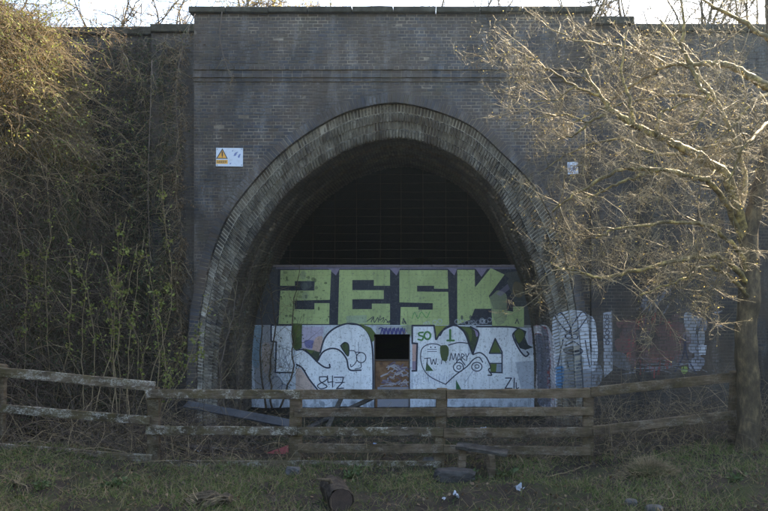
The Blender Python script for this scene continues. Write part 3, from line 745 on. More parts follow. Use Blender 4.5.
# tunnel lining
lin = []
DEEP = [.465, 1.2, 2.4, 4.7, 10, 28, 70]
for (ya, yb) in zip(DEEP[:-1], DEEP[1:]):
    for i in range(160):
        a, b = hi[i], hi[i + 1]
        lin += [(a[0], ya, a[1]), (b[0], ya, b[1]), (b[0], yb, b[1]), (a[0], yb, a[1])]
for i in range(160): lin += [(hi[i][0], 70, -.8), (hi[i + 1][0], 70, -.8), (hi[i + 1][0], 70, hi[i + 1][1]), (hi[i][0], 70, hi[i][1])]
lining = slab('tunnel_lining', lin, M['soot'], portal)
Q = []; pr = []
nu = int(ilen / .076); yv = np.arange(.45, 4.65, .23)
for v, y0 in enumerate(yv):
    ribs = .05 if v in (4, 5, 10, 11) else (.02 if v in (0, 1) else 0)
    for i in range(nu):
        sh = .5 if False else 0
        a = at(ic, np.array([i / nu, (i + 1) / nu]))
        oy = .115 * (i % 2)
        if oy and v == 0:
            Q.append([(a[0][0], y0, a[0][1]), (a[0][0], y0 + oy, a[0][1]), (a[1][0], y0 + oy, a[1][1]), (a[1][0], y0, a[1][1])]); pr.append(.015 + ribs)
        Q.append([(a[0][0], y0 + oy, a[0][1]), (a[0][0], y0 + oy + .225, a[0][1]), (a[1][0], y0 + oy + .225, a[1][1]), (a[1][0], y0 + oy, a[1][1])]); pr.append(.015 + ribs)
Q = np.array(Q); e1 = Q[:, 1] - Q[:, 0]; e2 = Q[:, 3] - Q[:, 0]; Nn = np.cross(e1, e2); Nn /= np.linalg.norm(Nn, axis=1, keepdims=True)
cen = np.array([.0 + ic[:, 0].mean(), 0, 1.0]); vec = cen - Q.mean(1); vec[:, 1] = 0
fl = (Nn * vec).sum(1) < 0; Nn[fl] *= -1; Q[fl] = Q[fl][:, [1, 0, 3, 2]]
build_bricks(Q, Nn, M['lining'], lining, 0, None, 'lining_brickwork', gap=.005, depth=.03, proud=np.array(pr) + R.normal(size=len(pr)) * .003)

# pilasters and wing walls
def flank(side, xa, xb, xe, ztop, label, nsingle, near):
    """pilaster xa..xb standing forward, then a wing wall xb..xe set back"""
    w = empty('wing_wall', ((xb + xe) / 2, .3, -.6), label, 'wall')
    lo, hi_ = min(xa, xb), max(xa, xb); wl, wh = min(xb, xe), max(xb, xe)
    yp, yw = (.14 if side < 0 else -.16), .34
    qs = [(lo, yp + .007, ZB), (hi_, yp + .007, ZB), (hi_, yp + .007, ztop), (lo, yp + .007, ztop)]
    for X in (lo + .012, hi_ - .012): qs += [(X, yp + .007, ZB), (X, .5, ZB), (X, .5, ztop), (X, yp + .007, ztop)]
    slab('pilaster', qs, M['wmortar'], w)
    slab('wall_core', [(wl, yw + .007, ZB), (wh, yw + .007, ZB), (wh, yw + .007, ztop), (wl, yw + .007, ztop), (wl, yw + .007, ztop), (wh, yw + .007, ztop), (wh, .9, ztop), (wl, .9, ztop)], M['wmortar'], w)
    A = [bond((lo, yp, 0), (1, 0, 0), hi_ - lo, ZB, ztop, (0, -1, 0)), bond((wl, yw, 0), (1, 0, 0), wh - wl, ZB, ztop, (0, -1, 0)),
         bond((hi_, yp, 0), (0, 1, 0), max(.06, (.34 if side > 0 else .02) - yp), ZB, ztop, (1, 0, 0)), bond((lo, .34 if side < 0 else .02, 0), (0, -1, 0), max(.06, (.34 if side < 0 else .02) - yp), ZB, ztop, (-1, 0, 0))]
    Q = np.concatenate([a[0] for a in A]); Nn = np.concatenate([a[1] for a in A])
    c = Q.mean(1); d = np.hypot(c[:, 0] - near[0], c[:, 2] - near[1]) + np.where(np.abs(Nn[:, 1]) < .5, 20, 0)
    build_bricks(Q, Nn, M['wing'], w, nsingle, np.argsort(d), 'brickwork')
    x0 = min(xa, xe) - .03; xE = max(xa, xe) + .03
    for (a, b, y0) in ((lo - .0, hi_ + .0, yp - .1), (wl, wh, yw - .1)):
        s = a
        while s < b - .15:
            L = min(R.uniform(.8, 1.05), b - s)
            me = boxmesh('coping_stone', L - .012, 1.0 - y0, .17, .015, (3, 1, 1), .003)
            link('coping_stone', me, w, M['stone'], (s + L / 2, (1.0 + y0) / 2 - .02, ztop + .087)); s += L
    return w
flank(-1, XL - .003, XL - 1.02, -11.0, P(0, 31, 0)[2], 'dark brick wing wall under hanging brambles beside the leafy saplings', 150, (-5.9, 5.5))
flank(1, XR + .003, XR + 1.0, 11.0, P(0, 28, 0)[2], 'brick wing wall with red and white graffiti behind the lichened tree', 300, (P(650, 0, 0)[0], P(0, 340, 0)[2]))

# ------------------------------------------------------------------ block wall closing the tunnel
YI = 4.2
inx = ic[:, 0]; inz = ic[:, 1]
half = len(ic) // 2
def span(zq):
    iL = np.interp(zq, inz[:half], inx[:half]); iR = np.interp(-zq, -inz[half:], inx[half:])
    return iL, iR
def tz(py): return P(0, py, YI)[2]
def tx(px): return P(px, 0, YI)[0]
bw = empty('block_wall', (0, YI, -.62), 'painted concrete block wall with green and silver graffiti closing the tunnel mouth', 'wall')
ZW0, ZW1 = -.70, tz(267)
nco = 17; hc = (ZW1 - ZW0) / nco
ox0, ox1, oz1, ozp = tx(374), tx(410), tz(337), tz(361)
blk_cache = {}
corew = []
for k in range(nco):
    za, zb = ZW0 + k * hc, ZW0 + (k + 1) * hc; zm = (za + zb) / 2
    l, r = span(zm); l -= .05; r += .05
    segs = [(l, r)]
    if zm < oz1: segs = [(l, ox0), (ox1, r)]
    for (a0, b0) in segs:
        corew += [(a0, YI + .007, za), (b0, YI + .007, za), (b0, YI + .007, zb), (a0, YI + .007, zb)]
        s = -7.0 + (.225 if k % 2 else 0)
        while s < b0:
            a, b = max(s, a0), min(s + .45, b0); s += .45
            if b - a < .05: continue
            key = (round(b - a, 2))
            if key not in blk_cache:
                blk_cache[key] = boxmesh('block', b - a - .012, .2, hc - .012, .004)
            o = link('block', blk_cache[key], bw, M['block'], ((a + b) / 2, YI + .1 + R.normal() * .0025, zm)); o.rotation_euler = (R.normal() * .004, 0, R.normal() * .004)
slab('mortar_joints', corew, M['block'], bw)
M['rustpanel'] = m_simple('rusty_panel', [(.09, .045, .025), (.20, .10, .055), (.30, .27, .28)], 4, .7, .3, bump=.4)
def m_panel():
    cvp = Canvas(370, 358, 414, 412, 10); cvp.frame(365, 320, 6.81)
    for k in range(46):
        x, y = R.uniform(100, 260), R.uniform(305, 455); cvp.stroke([(x, y), (x + R.uniform(10, 40), y - R.uniform(-10, 25)), (x + R.uniform(30, 70), y + R.uniform(-20, 20))], R.uniform(.6, 1.6), random.choice([(176, 180, 192), (150, 152, 168), (196, 196, 204), (96, 96, 130)]), .6)
    cvp.fill([(85, 455), (300, 455), (300, 640), (85, 640)], (150, 156, 168), .7)
    n = NT('hatch_panel', .7, .3); pc, pa = cvp.node(n, 'panel_paint', YI + .09)
    c = n.ramp(n.noise(5, None, 6, .7), [(.3, (.07, .04, .025)), (.5, (.19, .10, .05)), (.7, (.28, .17, .09))])
    n.bump(n.noise(30), .4, .005)
    return n.out(n.mix(pa, c, pc))
pm = m_panel()
link('hatch_panel', boxmesh('hatch_panel', ox1 - ox0 - .01, .05, ozp - ZW0, .004), bw, pm, ((ox0 + ox1) / 2, YI + .1, (ozp + ZW0) / 2))
M['iron'] = m_simple('dark_iron', [(.04, .03, .025), (.09, .06, .045)], 6, .6, .4)
link('sill', boxmesh('sill', ox1 - ox0 - .004, .1, .045, .005), bw, M['iron'], ((ox0 + ox1) / 2, YI + .075, ozp + .025))
for X in (ox0 - .012, ox1 + .012):
    link('frame_post', boxmesh('frame_post', .035, .22, oz1 - ZW0 - .01, .004), bw, M['iron'], (X + (.028 if X < -1 else -.028), YI + .12, (oz1 + ZW0) / 2))
l, r = span(ZW1)
M['capping'] = m_simple('wall_capping', [(.13, .10, .11), (.24, .20, .215), (.17, .13, .11)], 5, .8, .25)
s = l - .03
while s < r:
    L = min(.9, r + .03 - s); link('capping', boxmesh('capping', L - .01, .26, .06, .006, (3, 1, 1), .002), bw, M['capping'], (s + L / 2, YI + .11, ZW1 + .032)); s += L

# wire screen above the wall
ms = empty('mesh_screen', (0, YI + .15, ZW1), 'thin rusty wire mesh screen filling the arch above the block wall', 'screen')
ztop = inz.max()
zq = ZW1 + .25
while zq < ztop - .1:
    l, r = span(zq); t = Tubes(); n = 9
    xx = np.linspace(l, r, n); t.add(np.stack([xx, YI + .15 + .015 * np.sin(xx * 2 + zq * 5), zq + .012 * np.sin(xx * 1.3 + zq * 9)], 1), .0045)
    t.build('horizontal_wire', M['metal'], ms, 4, (0, YI + .15, zq)); zq += .235
for k in range(-9, 10):
    X = tx(401) + k * .625 + R.normal() * .02
    if not (inx.min() + .2 < X < inx.max() - .2): continue
    zt = np.interp(X, inx, inz)
    if zt < ZW1 + .2: continue
    t = Tubes(); t.add([(X, YI + .165, ZW1 + .03), (X + .01, YI + .17, (ZW1 + zt) / 2), (X, YI + .165, zt)], .005)
    t.build('vertical_wire', M['metal'], ms, 4, (X, YI + .165, ZW1))

# ------------------------------------------------------------------ signs
def m_print(cv, name, Y):
    n = NT(name, .45, .4); pc, pa = cv.node(n, name + '_print', Y)
    c = n.mix(n.ramp(n.noise(9, None, 5, .7), [(.5, 0.0), (.7, .35)]), n.mix(pa, (.55, .57, .60), pc), (.20, .19, .17))
    return n.out(c)
cs = Canvas(215, 147, 245, 168, 24)
cs.frame(0, 0, 1); cs.fill([(215, 147), (245, 147), (245, 168), (215, 168)], (190, 196, 205))
cs.frame(205, 140, 15.36)
cs.fill([(268, 128), (352, 290), (168, 290)], (38, 36, 34)); cs.fill([(268, 158), (330, 277), (192, 277)], (214, 152, 44))
cs.stroke([(266, 185), (266, 240)], 1.3, (60, 30, 20)); cs.disc(266, 260, 8, 8, (60, 30, 20))
cs.fill([(172, 305), (350, 305), (350, 368), (172, 368)], (214, 158, 60))
GL = {'D': [[(0, 0), (0, 1), (.6, .8), (.6, .2), (0, 0)]], 'A': [[(0, 1), (.3, 0), (.6, 1)], [(.1, .65), (.5, .65)]], 'N': [[(0, 1), (0, 0), (.6, 1), (.6, 0)]], 'G': [[(.6, .1), (0, .1), (0, 1), (.6, 1), (.6, .5), (.3, .5)]], 'E': [[(.6, 0), (0, 0), (0, 1), (.6, 1)], [(0, .5), (.5, .5)]], 'R': [[(0, 1), (0, 0), (.6, .1), (.5, .5), (0, .5), (.6, 1)]]}
for i, ch in enumerate('DANGER'):
    for q in GL[ch]: cs.stroke([(184 + i * 26 + a * 30, 318 + b * 36) for a, b in q], .34, (50, 40, 30), 1, False)
for (a, b, w, h) in ((470, 215, 26, 30), (525, 245, 22, 32), (425, 168, 10, 12), (390, 362, 16, 12), (450, 240, 12, 10), (380, 190, 5, 5), (500, 190, 10, 9)):
    cs.fill([(a - w, b + h * .5), (a - w * .2, b - h * .6), (a + w, b - h), (a + w * .5, b + h * .3), (a, b + h)], (92, 104, 148), .9, curve=3)
for k in range(24): cs.disc(R.uniform(370, 560), R.uniform(130, 370), R.uniform(1, 4), R.uniform(1, 4), (110, 120, 150), .6)
p0, p1 = P(216, 166.5, -.02), P(243, 148, -.02)
sg = empty('warning_sign', ((p0[0] + p1[0]) / 2, 0, (p0[2] + p1[2]) / 2), 'white warning sign with a yellow triangle fixed to the brick wall', 'sign')
link('plate', boxmesh('plate', p1[0] - p0[0], .006, p1[2] - p0[2], .001), sg, m_print(cs, 'warning_sign_plate', -.02), ((p0[0] + p1[0]) / 2, -.02, (p0[2] + p1[2]) / 2)).rotation_euler = (0, .012, 0)
bolt = boxmesh('bolt', .018, .02, .018, .005)
for a in (.03, -.03):
    X = p0[0] + a if a > 0 else p1[0] + a
    for b in (.03, -.03): link('bolt', bolt, sg, M['iron'], (X, -.022, p0[2] + b if b > 0 else p1[2] + b))
cs2 = Canvas(566, 160, 580, 176, 24)
cs2.frame(0, 0, 1); cs2.fill([(566, 160), (580, 160), (580, 176), (566, 176)], (196, 204, 214))
for k in range(9): cs2.stroke([(R.uniform(568, 578), R.uniform(162, 174)), (R.uniform(568, 578), R.uniform(162, 174)), (R.uniform(568, 578), R.uniform(162, 174))], .5, (80, 90, 130), .7)
p0, p1 = P(567.5, 174, -.02), P(578, 162, -.02)
s2 = empty('notice_plate', ((p0[0] + p1[0]) / 2, 0, (p0[2] + p1[2]) / 2), 'small faded white notice high on the wall behind the twigs', 'sign')
link('plate', boxmesh('plate', p1[0] - p0[0], .006, p1[2] - p0[2], .001), s2, m_print(cs2, 'notice_plate', -.02), ((p0[0] + p1[0]) / 2, -.02, (p0[2] + p1[2]) / 2)).rotation_euler = (0, -.05, 0)
for b in (.03, -.03): link('bolt', bolt, s2, M['iron'], ((p0[0] + p1[0]) / 2, -.022, p0[2] + b if b > 0 else p1[2] + b))

# ------------------------------------------------------------------ timber fence
YF = -4.8
fence = empty('timber_fence', (0, YF, -.26), 'weathered post and rail timber fence with mossy boards across the tunnel approach', 'fence')
RAILS = [(-14, 370.5, 155, 386.5, 9.5, 1), (-14, 407, 150, 420.5, 8.5, 1), (-14, 446, 152, 459, 8, 1),
         (146, 393.5, 300, 394.5, 9, 1), (146, 430, 297, 431, 8.5, 1), (143, 464, 441, 465, 8.5, 1),
         (293, 394.3, 446, 394, 9.5, 0), (294, 412.5, 446, 412, 8.5, 0), (297.5, 431, 443, 431.5, 8.5, 1), (298, 448, 443, 448.5, 8.5, 0),
         (446.5, 394, 590, 393, 9, 0), (446.5, 412, 593, 411, 8.5, 0), (443.5, 433, 592, 432, 9.5, 0), (443.5, 449, 590, 451, 8.5, 0),
         (590.5, 392, 743, 376, 9.5, 0), (592.5, 430.5, 743, 414, 9, 0)]
for j, (a, b, c2, d2, w, old) in enumerate(RAILS):
    p, q = P(a, b, YF - .06), P(c2, d2, YF - .06); L = math.hypot(q[0] - p[0], q[2] - p[2])
    me = boxmesh('rail', L, .045, w / 60, .006, (max(4, int(L / .25)), 1, 1), .0035)
    o = link('rail', me, fence, M['woodold'] if old else M['wood'], ((p[0] + q[0]) / 2, YF - .06 - .003 * (j % 3), (p[2] + q[2]) / 2))
    o.rotation_euler = (R.normal() * .03, -math.atan2(q[2] - p[2], q[0] - p[0]), R.normal() * .004)
for (a, t, b, w) in ((-1, 364, 470, 13), (153, 387, 475, 12), (295.5, 392, 478, 12), (440.5, 388, 480, 11), (588, 388, 475, 11), (735, 371, 458, 13.5)):
    p, q = P(a, b + 10, YF + .03), P(a + R.normal() * 1.2, t, YF + .03)
    me = boxmesh('post', w / 60, .11, q[2] - p[2], .012, (1, 1, 5), .005)
    o = link('post', me, fence, M['wood'], ((p[0] + q[0]) / 2, YF + .03, (p[2] + q[2]) / 2)); o.rotation_euler = (R.normal() * .012, R.normal() * .015, R.normal() * .06)

# ------------------------------------------------------------------ branch growth
def nz(v): v = np.asarray(v, float); return v / (np.linalg.norm(v) + 1e-9)
def grow(p, d, L, n, wob, bias=(0, 0, 0)):
    p = np.array(p, float); d = nz(d); out = [p.copy()]; b = np.array(bias, float)
    W = R.normal(size=(n, 3)) * wob
    for i in range(n):
        d = nz(d + W[i] + b); p = p + d * L / n; out.append(p.copy())
    return np.array(out)
def offshoots(parents, per_m, L, n, r, wob, bias, spread, tmin=.15, taper=.35, Lfall=.4):
    out = []
    for pts, rad in parents:
        seg = np.linalg.norm(np.diff(pts, axis=0), axis=1).sum(); k = R.poisson(seg * per_m)
        for t in R.uniform(tmin, 1, k):
            u = t * (len(pts) - 1); i = min(int(u), len(pts) - 2); f = u - i
            p = pts[i] * (1 - f) + pts[i + 1] * f; tg = nz(pts[i + 1] - pts[i])
            d = tg * (1 - spread) + nz(R.normal(size=3)) * spread
            LL = R.uniform(*L) * (1 - Lfall * t)
            rr = r if not isinstance(r, tuple) else R.uniform(*r)
            q = grow(p, d, LL, n, wob, bias); out.append((q, np.linspace(rr, rr * taper, n + 1)))
    return out
def tubes_of(lst, name, mat, parent, sides, origin):
    t = Tubes()
    for p, r in lst: t.add(p, r)
    o = t.build(name, mat, parent, sides, origin)
    if o is not None and name in ('twigs', 'crown', 'branches'): o['kind'] = 'stuff'
    return o

def bare_tree(name, label, base, H, lean=(0, 0), group=None, mats=('bark', 'twig'), dens=1.0, r0=.07, nstem=1, cat='tree', leafmat=None, nleaf=0, leafsize=.05):
    base = np.array(base, float); root = empty(name, base, label, cat, group)
    stems = []
    for k in range(nstem):
        a = R.uniform(0, 6.28); sp = .45 if nstem > 1 else .0
        q = grow(base + np.array([math.cos(a) * .12 * sp, math.sin(a) * .12 * sp, -.1]), (lean[0] + math.cos(a) * sp, lean[1] + math.sin(a) * sp * .6, 1), H * R.uniform(.55, .8), 9, .13, (0, 0, .04))
        stems.append((q, np.linspace(r0, r0 * .25, 10)))
    L1 = offshoots(stems, 3.4 * dens, (H * .2, H * .45), 6, (r0 * .25, r0 * .5), .2, (0, 0, .05), .75, .04)
    L2 = offshoots(L1, 4.5 * dens, (.3, .9), 5, (.006, .011), .2, (0, 0, .03), .6, .15)
    L3 = offshoots(L2, 7 * dens, (.12, .4), 3, (.003, .005), .2, (0, 0, .0), .6, .1)
    [tubes_of([q], 'trunk', M[mats[0]], root, 7, base) for q in stems]; tubes_of(L1, 'branches', M[mats[0]], root, 5, base)
    cr = tubes_of(L2 + L3, 'crown', M[mats[1]], root, 3, base)
    if nleaf:
        lv = Leaves(); src = L2 + L3
        for k in range(nleaf):
            p, _ = src[R.integers(len(src))]; lv.add(p[R.integers(1, len(p))] + R.normal(size=3) * .02, leafsize * R.uniform(.6, 1.3))
        lv.build('leaves', M[leafmat], root, base)
    return root

# the lichened tree beside the end of the fence
YT = -5.15
tb = P(748, 466, YT)
tree = empty('lichened_tree', tb, 'spreading bare tree with yellow lichened limbs at the end of the fence', 'tree')
def path(pp): return np.array([P(a, b, Y) for a, b, Y in pp])
trunk = catmull(path([(748, 478, YT), (747, 455, YT), (749, 400, YT), (746, 340, YT), (750, 280, YT + .03), (748, 240, YT), (757, 200, YT), (766, 150, YT + .1), (774, 80, YT + .2), (768, 0, YT + .3), (775, -90, YT + .4)]), 34)
rt = np.interp(np.linspace(0, 1, 34), [0, .06, .12, .4, .5, .7, 1], [.30, .225, .185, .155, .145, .09, .03]) * (1 + .05 * R.normal(size=34))
LIMBS = [([(750, 268, YT), (746, 240, YT), (736, 205, -5.3), (724, 174, -5.4), (700, 158, -5.45), (678, 146, -5.5), (655, 134, -5.5), (634, 125, -5.4), (612, 110, -5.3), (602, 98, -5.2), (585, 70, -5.0)], .085, .02),
         ([(774, 95, -4.9), (768, 87, -5.1), (752, 77, -5.2), (736, 69, -5.3), (720, 64, -5.3), (706, 64, -5.4), (690, 66, -5.4), (668, 66, -5.2), (641, 81, -5.0), (610, 100, -4.9)], .06, .012),
         ([(690, 66, -5.4), (698, 84, -5.5), (709, 95, -5.6)], .03, .024), ([(692, 66, -5.4), (682, 46, -5.4), (684, 20, -5.4), (676, -20, -5.5)], .03, .01),
         ([(709, 95, -5.6), (700, 120, -5.6), (680, 140, -5.6)], .022, .012),
         ([(772, 92, -4.9), (755, 99, -5.6), (744, 112, -5.8), (733, 127, -5.9), (715, 140, -5.9)], .03, .01),
         ([(749, 275, YT), (744, 245, YT), (730, 214, -5.4), (712, 184, -6.0), (690, 176, -6.2), (660, 170, -6.4), (623, 169, -6.4), (593, 184, -6.4), (568, 199, -6.4), (552, 212, -6.4)], .045, .010),
         ([(660, 170, -6.4), (640, 176, -6.4), (617, 184, -6.4), (598, 194, -6.3), (585, 199, -6.3)], .022, .008),
         ([(749, 280, YT), (742, 256, -5.3), (728, 240, -5.6), (705, 226, -6.0), (667, 222, -6.3), (642, 226, -6.5), (615, 229, -6.6), (596, 238, -6.6)], .035, .009),
         ([(748, 285, YT), (728, 262, -5.7), (712, 257, -6.1), (685, 258, -6.5), (659, 265, -6.7), (625, 273, -6.8), (600, 278, -6.9), (582, 272, -6.9), (555, 267, -7.0)], .035, .009),
         ([(750, 300, YT), (735, 282, -5.6), (716, 268, -6.2), (700, 268, -6.5), (688, 278, -6.7), (665, 285, -6.9), (640, 295, -7.0)], .025, .008),
         ([(749, 265, YT), (746, 240, -5.0), (740, 215, -4.7), (745, 180, -4.2), (735, 140, -3.9), (715, 100, -3.6), (690, 60, -3.4), (660, 20, -3.2)], .055, .015),
         ([(715, 100, -3.6), (680, 95, -3.4), (640, 100, -3.3), (600, 110, -3.2), (560, 130, -3.1)], .03, .008),
         ([(735, 140, -3.9), (700, 150, -3.6), (660, 155, -3.3), (620, 140, -3.2), (575, 150, -3.1), (545, 170, -3.1)], .03, .008),
         ([(655, 134, -5.5), (660, 115, -5.5), (672, 108, -5.6), (690, 100, -5.7)], .025, .01), ([(634, 125, -5.4), (630, 100, -5.4), (622, 70, -5.3), (628, 30, -5.2)], .028, .008),
         ([(612, 110, -5.3), (590, 122, -5.3), (575, 135, -5.3), (560, 138, -5.3)], .02, .008), ([(602, 98, -5.2), (575, 86, -5.1), (550, 70, -5.0), (525, 55, -5.0), (508, 48, -5.0)], .02, .006),
         ([(668, 66, -5.2), (640, 50, -5.0), (610, 45, -4.8), (575, 40, -4.7), (545, 25, -4.6)], .02, .006),
         ([(768, 40, -4.9), (740, 20, -4.9), (710, 5, -5.0), (680, -20, -5.0)], .035, .012), ([(772, 120, -5.0), (750, 140, -6.2), (735, 165, -6.3), (728, 190, -6.3)], .025, .008),
         ([(590, 122, -5.3), (560, 115, -5.2), (535, 120, -5.1), (512, 132, -5.1)], .012, .004), ([(575, 86, -5.1), (555, 100, -5.0), (530, 100, -5.0), (512, 92, -5.0)], .012, .004)]
limbs = []
for pp, a, b in LIMBS:
    q = catmull(path(pp), 5 * len(pp)); q[1:-1] += R.normal(size=(len(q) - 2, 3)) * .012
    limbs.append((q, np.linspace(a * 1.3, b * 1.25, len(q)) * (1 + .10 * R.normal(size=len(q)))))
tkp, _ = resample(np.concatenate([trunk, rt[:, None]], 1), 110)
_tt = Tubes(); _tt.add(tkp[:, :3], tkp[:, 3]); tro = _tt.build('trunk', M['bark'], tree, 22, tb)
for v_ in tro.data.vertices:
    i_ = min(v_.index // 22, 109); cpt = Vector(tkp[i_, :3] - tb); dv = v_.co - cpt; w_ = v_.co + Vector(tb)
    v_.co = cpt + dv * (1 + .20 * noise.fractal(Vector((w_.x * 7, w_.y * 7, w_.z * 2.2)), 1, 2, 3) + .16 * noise.noise(Vector((w_.x * 16, w_.y * 16, w_.z * 3.5))))
for p, r in limbs: tubes_of([(p, r)], 'limb', M['lichen'], tree, 8, tb)
bias = (-.05, 0, .0)
S1 = offshoots(limbs, 6.5, (.5, 1.8), 6, (.004, .010), .18, bias, .72, .15)
S2 = offshoots(S1, 12.0, (.2, .8), 4, (.0022, .0036), .20, (-.02, 0, .01), .65, .12)
S3 = offshoots(S2, 16.0, (.06, .26), 2, (.0018, .003), .22, (0, 0, .02), .7, .1)
tubes_of(S1, 'branches', M['twig'], tree, 4, tb)
for _m in ('twig', 'lichen'): M[_m].node_tree.nodes['Principled BSDF'].inputs['Specular Tint'].default_value = (1, .80, .45, 1)
def okp(q): return True
tubes_of(S2 + S3, 'crown', M['twig'], tree, 3, tb)
lv = Leaves()
for k in range(6000):
    p, _ = S3[R.integers(len(S3))]; lv.add(p[-1], R.uniform(.012, .03))
lv.build('buds', M['drygrass'], tree, tb)['kind'] = 'stuff'
print('tree tubes', len(S1), len(S2), len(S3))

# trees standing on top of the cutting, behind the parapet
top = [(-6, 22, 2.0, 5.0, 1.1, 'twisted bare tree on the grassy bank top beyond the wing wall'), (45, 26, 3.0, 3.2, 1.0, 'low bare bush with a few rust leaves on the bank top'),
       (105, 20, 2.2, 3.6, 1.2, 'thorny bare bush above the dark coping of the wing wall'), (165, 20, 3.2, 4.0, .9, 'slim bare tree beside the step in the coping'),
       (232, 6, 1.4, 2.6, 2.0, 'golden bare bush overhanging the raised parapet near its stepped end'), (285, 6, 1.5, 2.6, 2.0, 'golden bare bush rising from the middle of the parapet'), (330, 6, 1.6, 2.2, 1.8, 'thin pale bush at the end of the golden growth on the parapet'),
       (452, 6, 3.0, 4.5, .9, 'lone dark bare tree showing over the parapet above the arch crown'), (575, 10, 2.5, 4.6, 1.0, 'bare tree behind the right stepped end of the parapet'),
       (640, 18, 3.0, 5.0, 1.1, 'bare tree above the wing wall behind the lichened tree'), (700, 18, 2.0, 5.0, 1.2, 'dense bare tree at the wing wall behind the lichened limbs'), (755, 18, 2.6, 5.5, 1.2, 'tall bare tree on the bank top past the lichened trunk')]
for i, (px, py, Y, H, dn, lb) in enumerate(top):
    X = P(px, py, Y)[0]
    bare_tree('bare_tree', lb, (X, Y, hill_z(X, Y)), H, (R.normal() * .12, -.05), 'bare trees on top of the cutting', ('bark', 'twigdark' if i in (0, 7) else 'straw' if i in (4, 5, 6) else 'twig'), dn, .022 + .003 * H, 5, 'tree', 'deadleaf' if i in (1, 2) else 'drygrass', 160 if i in (1, 2) else (1500 if i in (4, 5, 6) else 0), .05)

for X, Y, H, lb_ in ((20.0, 9.0, 9.0, 'tall ivy clad tree added out of view to shade the foreground'), (24.0, 11.0, 10.0, 'taller ivy clad shade tree added out of view beyond its neighbour')):  # unseen trees added to keep the sun off the foreground
    bare_tree('added_shade_tree', lb_, (X, Y, hill_z(X, Y)), H, (R.normal() * .05, 0), 'added ivy clad shade trees out of view', ('bark', 'twig'), .6, .16, 1, 'tree', 'ivy', 9000, .16)
# ------------------------------------------------------------------ scrub on the left bank and wing wall
def surf(x, y):
    return np.array([x, y, ground_z(x, y)])
def scrub_bank(xr, yr, n, seed_label, zmin=.3):
    pass
t1, t2, lf, dg = Tubes(), Tubes(), Leaves(), Leaves()
cnt = 0
while cnt < 7500:
    x0, y0 = R.uniform(-10.2, -5.9), R.uniform(-4.4, .1)
    p = surf(x0, y0)
    if p[2] < .2: continue
    up = R.random() < .35 and p[2] < 6.0
    d = (R.uniform(-.2, .9), -R.uniform(.1, .9), R.uniform(.2, 1.2) if up else R.uniform(-.5, .5))
    q = grow(p, d, R.uniform(.4, 1.5), 6, .2, (0.02, 0, -.13 if not up else -.05))
    (t1 if R.random() < (.6 if p[2] > 4.5 else .18) else t2).add(q, (R.uniform(.003, .008), .002)); cnt += 1  # pale stems high, dark ones low: sun and shade put into the colour
    for k in range(R.poisson(2.2)):
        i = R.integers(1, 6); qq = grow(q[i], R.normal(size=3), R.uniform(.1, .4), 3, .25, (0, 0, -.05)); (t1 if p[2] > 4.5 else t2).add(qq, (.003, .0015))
        if R.random() < .6: lf.add(qq[-1], R.uniform(.03, .075))
for k in range(9000):
    x0, y0 = R.uniform(-10.5, -6.1), R.uniform(-3.6, .1); p = surf(x0, y0)
    if p[2] < .0: continue
    p = p + np.array([R.uniform(0, .25), -R.uniform(0, .35), R.uniform(-.05, .25)])
    lf.add(p, R.uniform(.03, .08))
for k in range(2600):   # growth clinging to the wing wall itself
    x0 = -6.25 - abs(R.normal()) * 1.1; z0 = R.uniform(.3, 8.5)
    q = grow((x0, .3, z0), (R.normal() * .5, -R.uniform(.4, 1), R.normal() * .5), R.uniform(.25, .8), 5, .22, (0, .02, -.2))
    (t1 if R.random() < .35 else t2).add(q, (R.uniform(.003, .006), .002))
    for j in range(3): lf.add(q[R.integers(1, 6)] + R.normal(size=3) * .05, R.uniform(.03, .075))
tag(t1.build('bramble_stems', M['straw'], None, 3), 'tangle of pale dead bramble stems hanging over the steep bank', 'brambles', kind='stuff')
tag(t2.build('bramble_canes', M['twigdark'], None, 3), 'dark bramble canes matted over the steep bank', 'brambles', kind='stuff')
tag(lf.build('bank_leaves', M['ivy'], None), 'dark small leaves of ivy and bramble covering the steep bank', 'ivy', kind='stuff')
# dry grass on the sunlit bank top
dg = Tubes()
for k in range(22000):
    x0, y0 = R.uniform(-10.4, -7.2), R.uniform(-4.2, .2); p = surf(x0, y0)
    if p[2] < 5.2: continue
    dg.add(grow(p, (R.uniform(-.2, .9), -R.uniform(0, .8), .7), R.uniform(.14, .4), 2, .2, (0, 0, -.25)), (.006, .002))
for k in range(2600):   # top of the hill just behind the copings
    x0, y0 = R.uniform(-11, 11), R.uniform(.9, 2.2); p = np.array([x0, y0, hill_z(x0, y0)])
    dg.add(grow(p, (R.normal() * .4, -.3, 1), R.uniform(.3, .85), 3, .2, (0, 0, -.15)), (.006, .0015))
tag(dg.build('dry_grass', M['drygrass'], None, 3), 'straw coloured dry grass along the sunlit top of the bank', 'grass', kind='stuff')
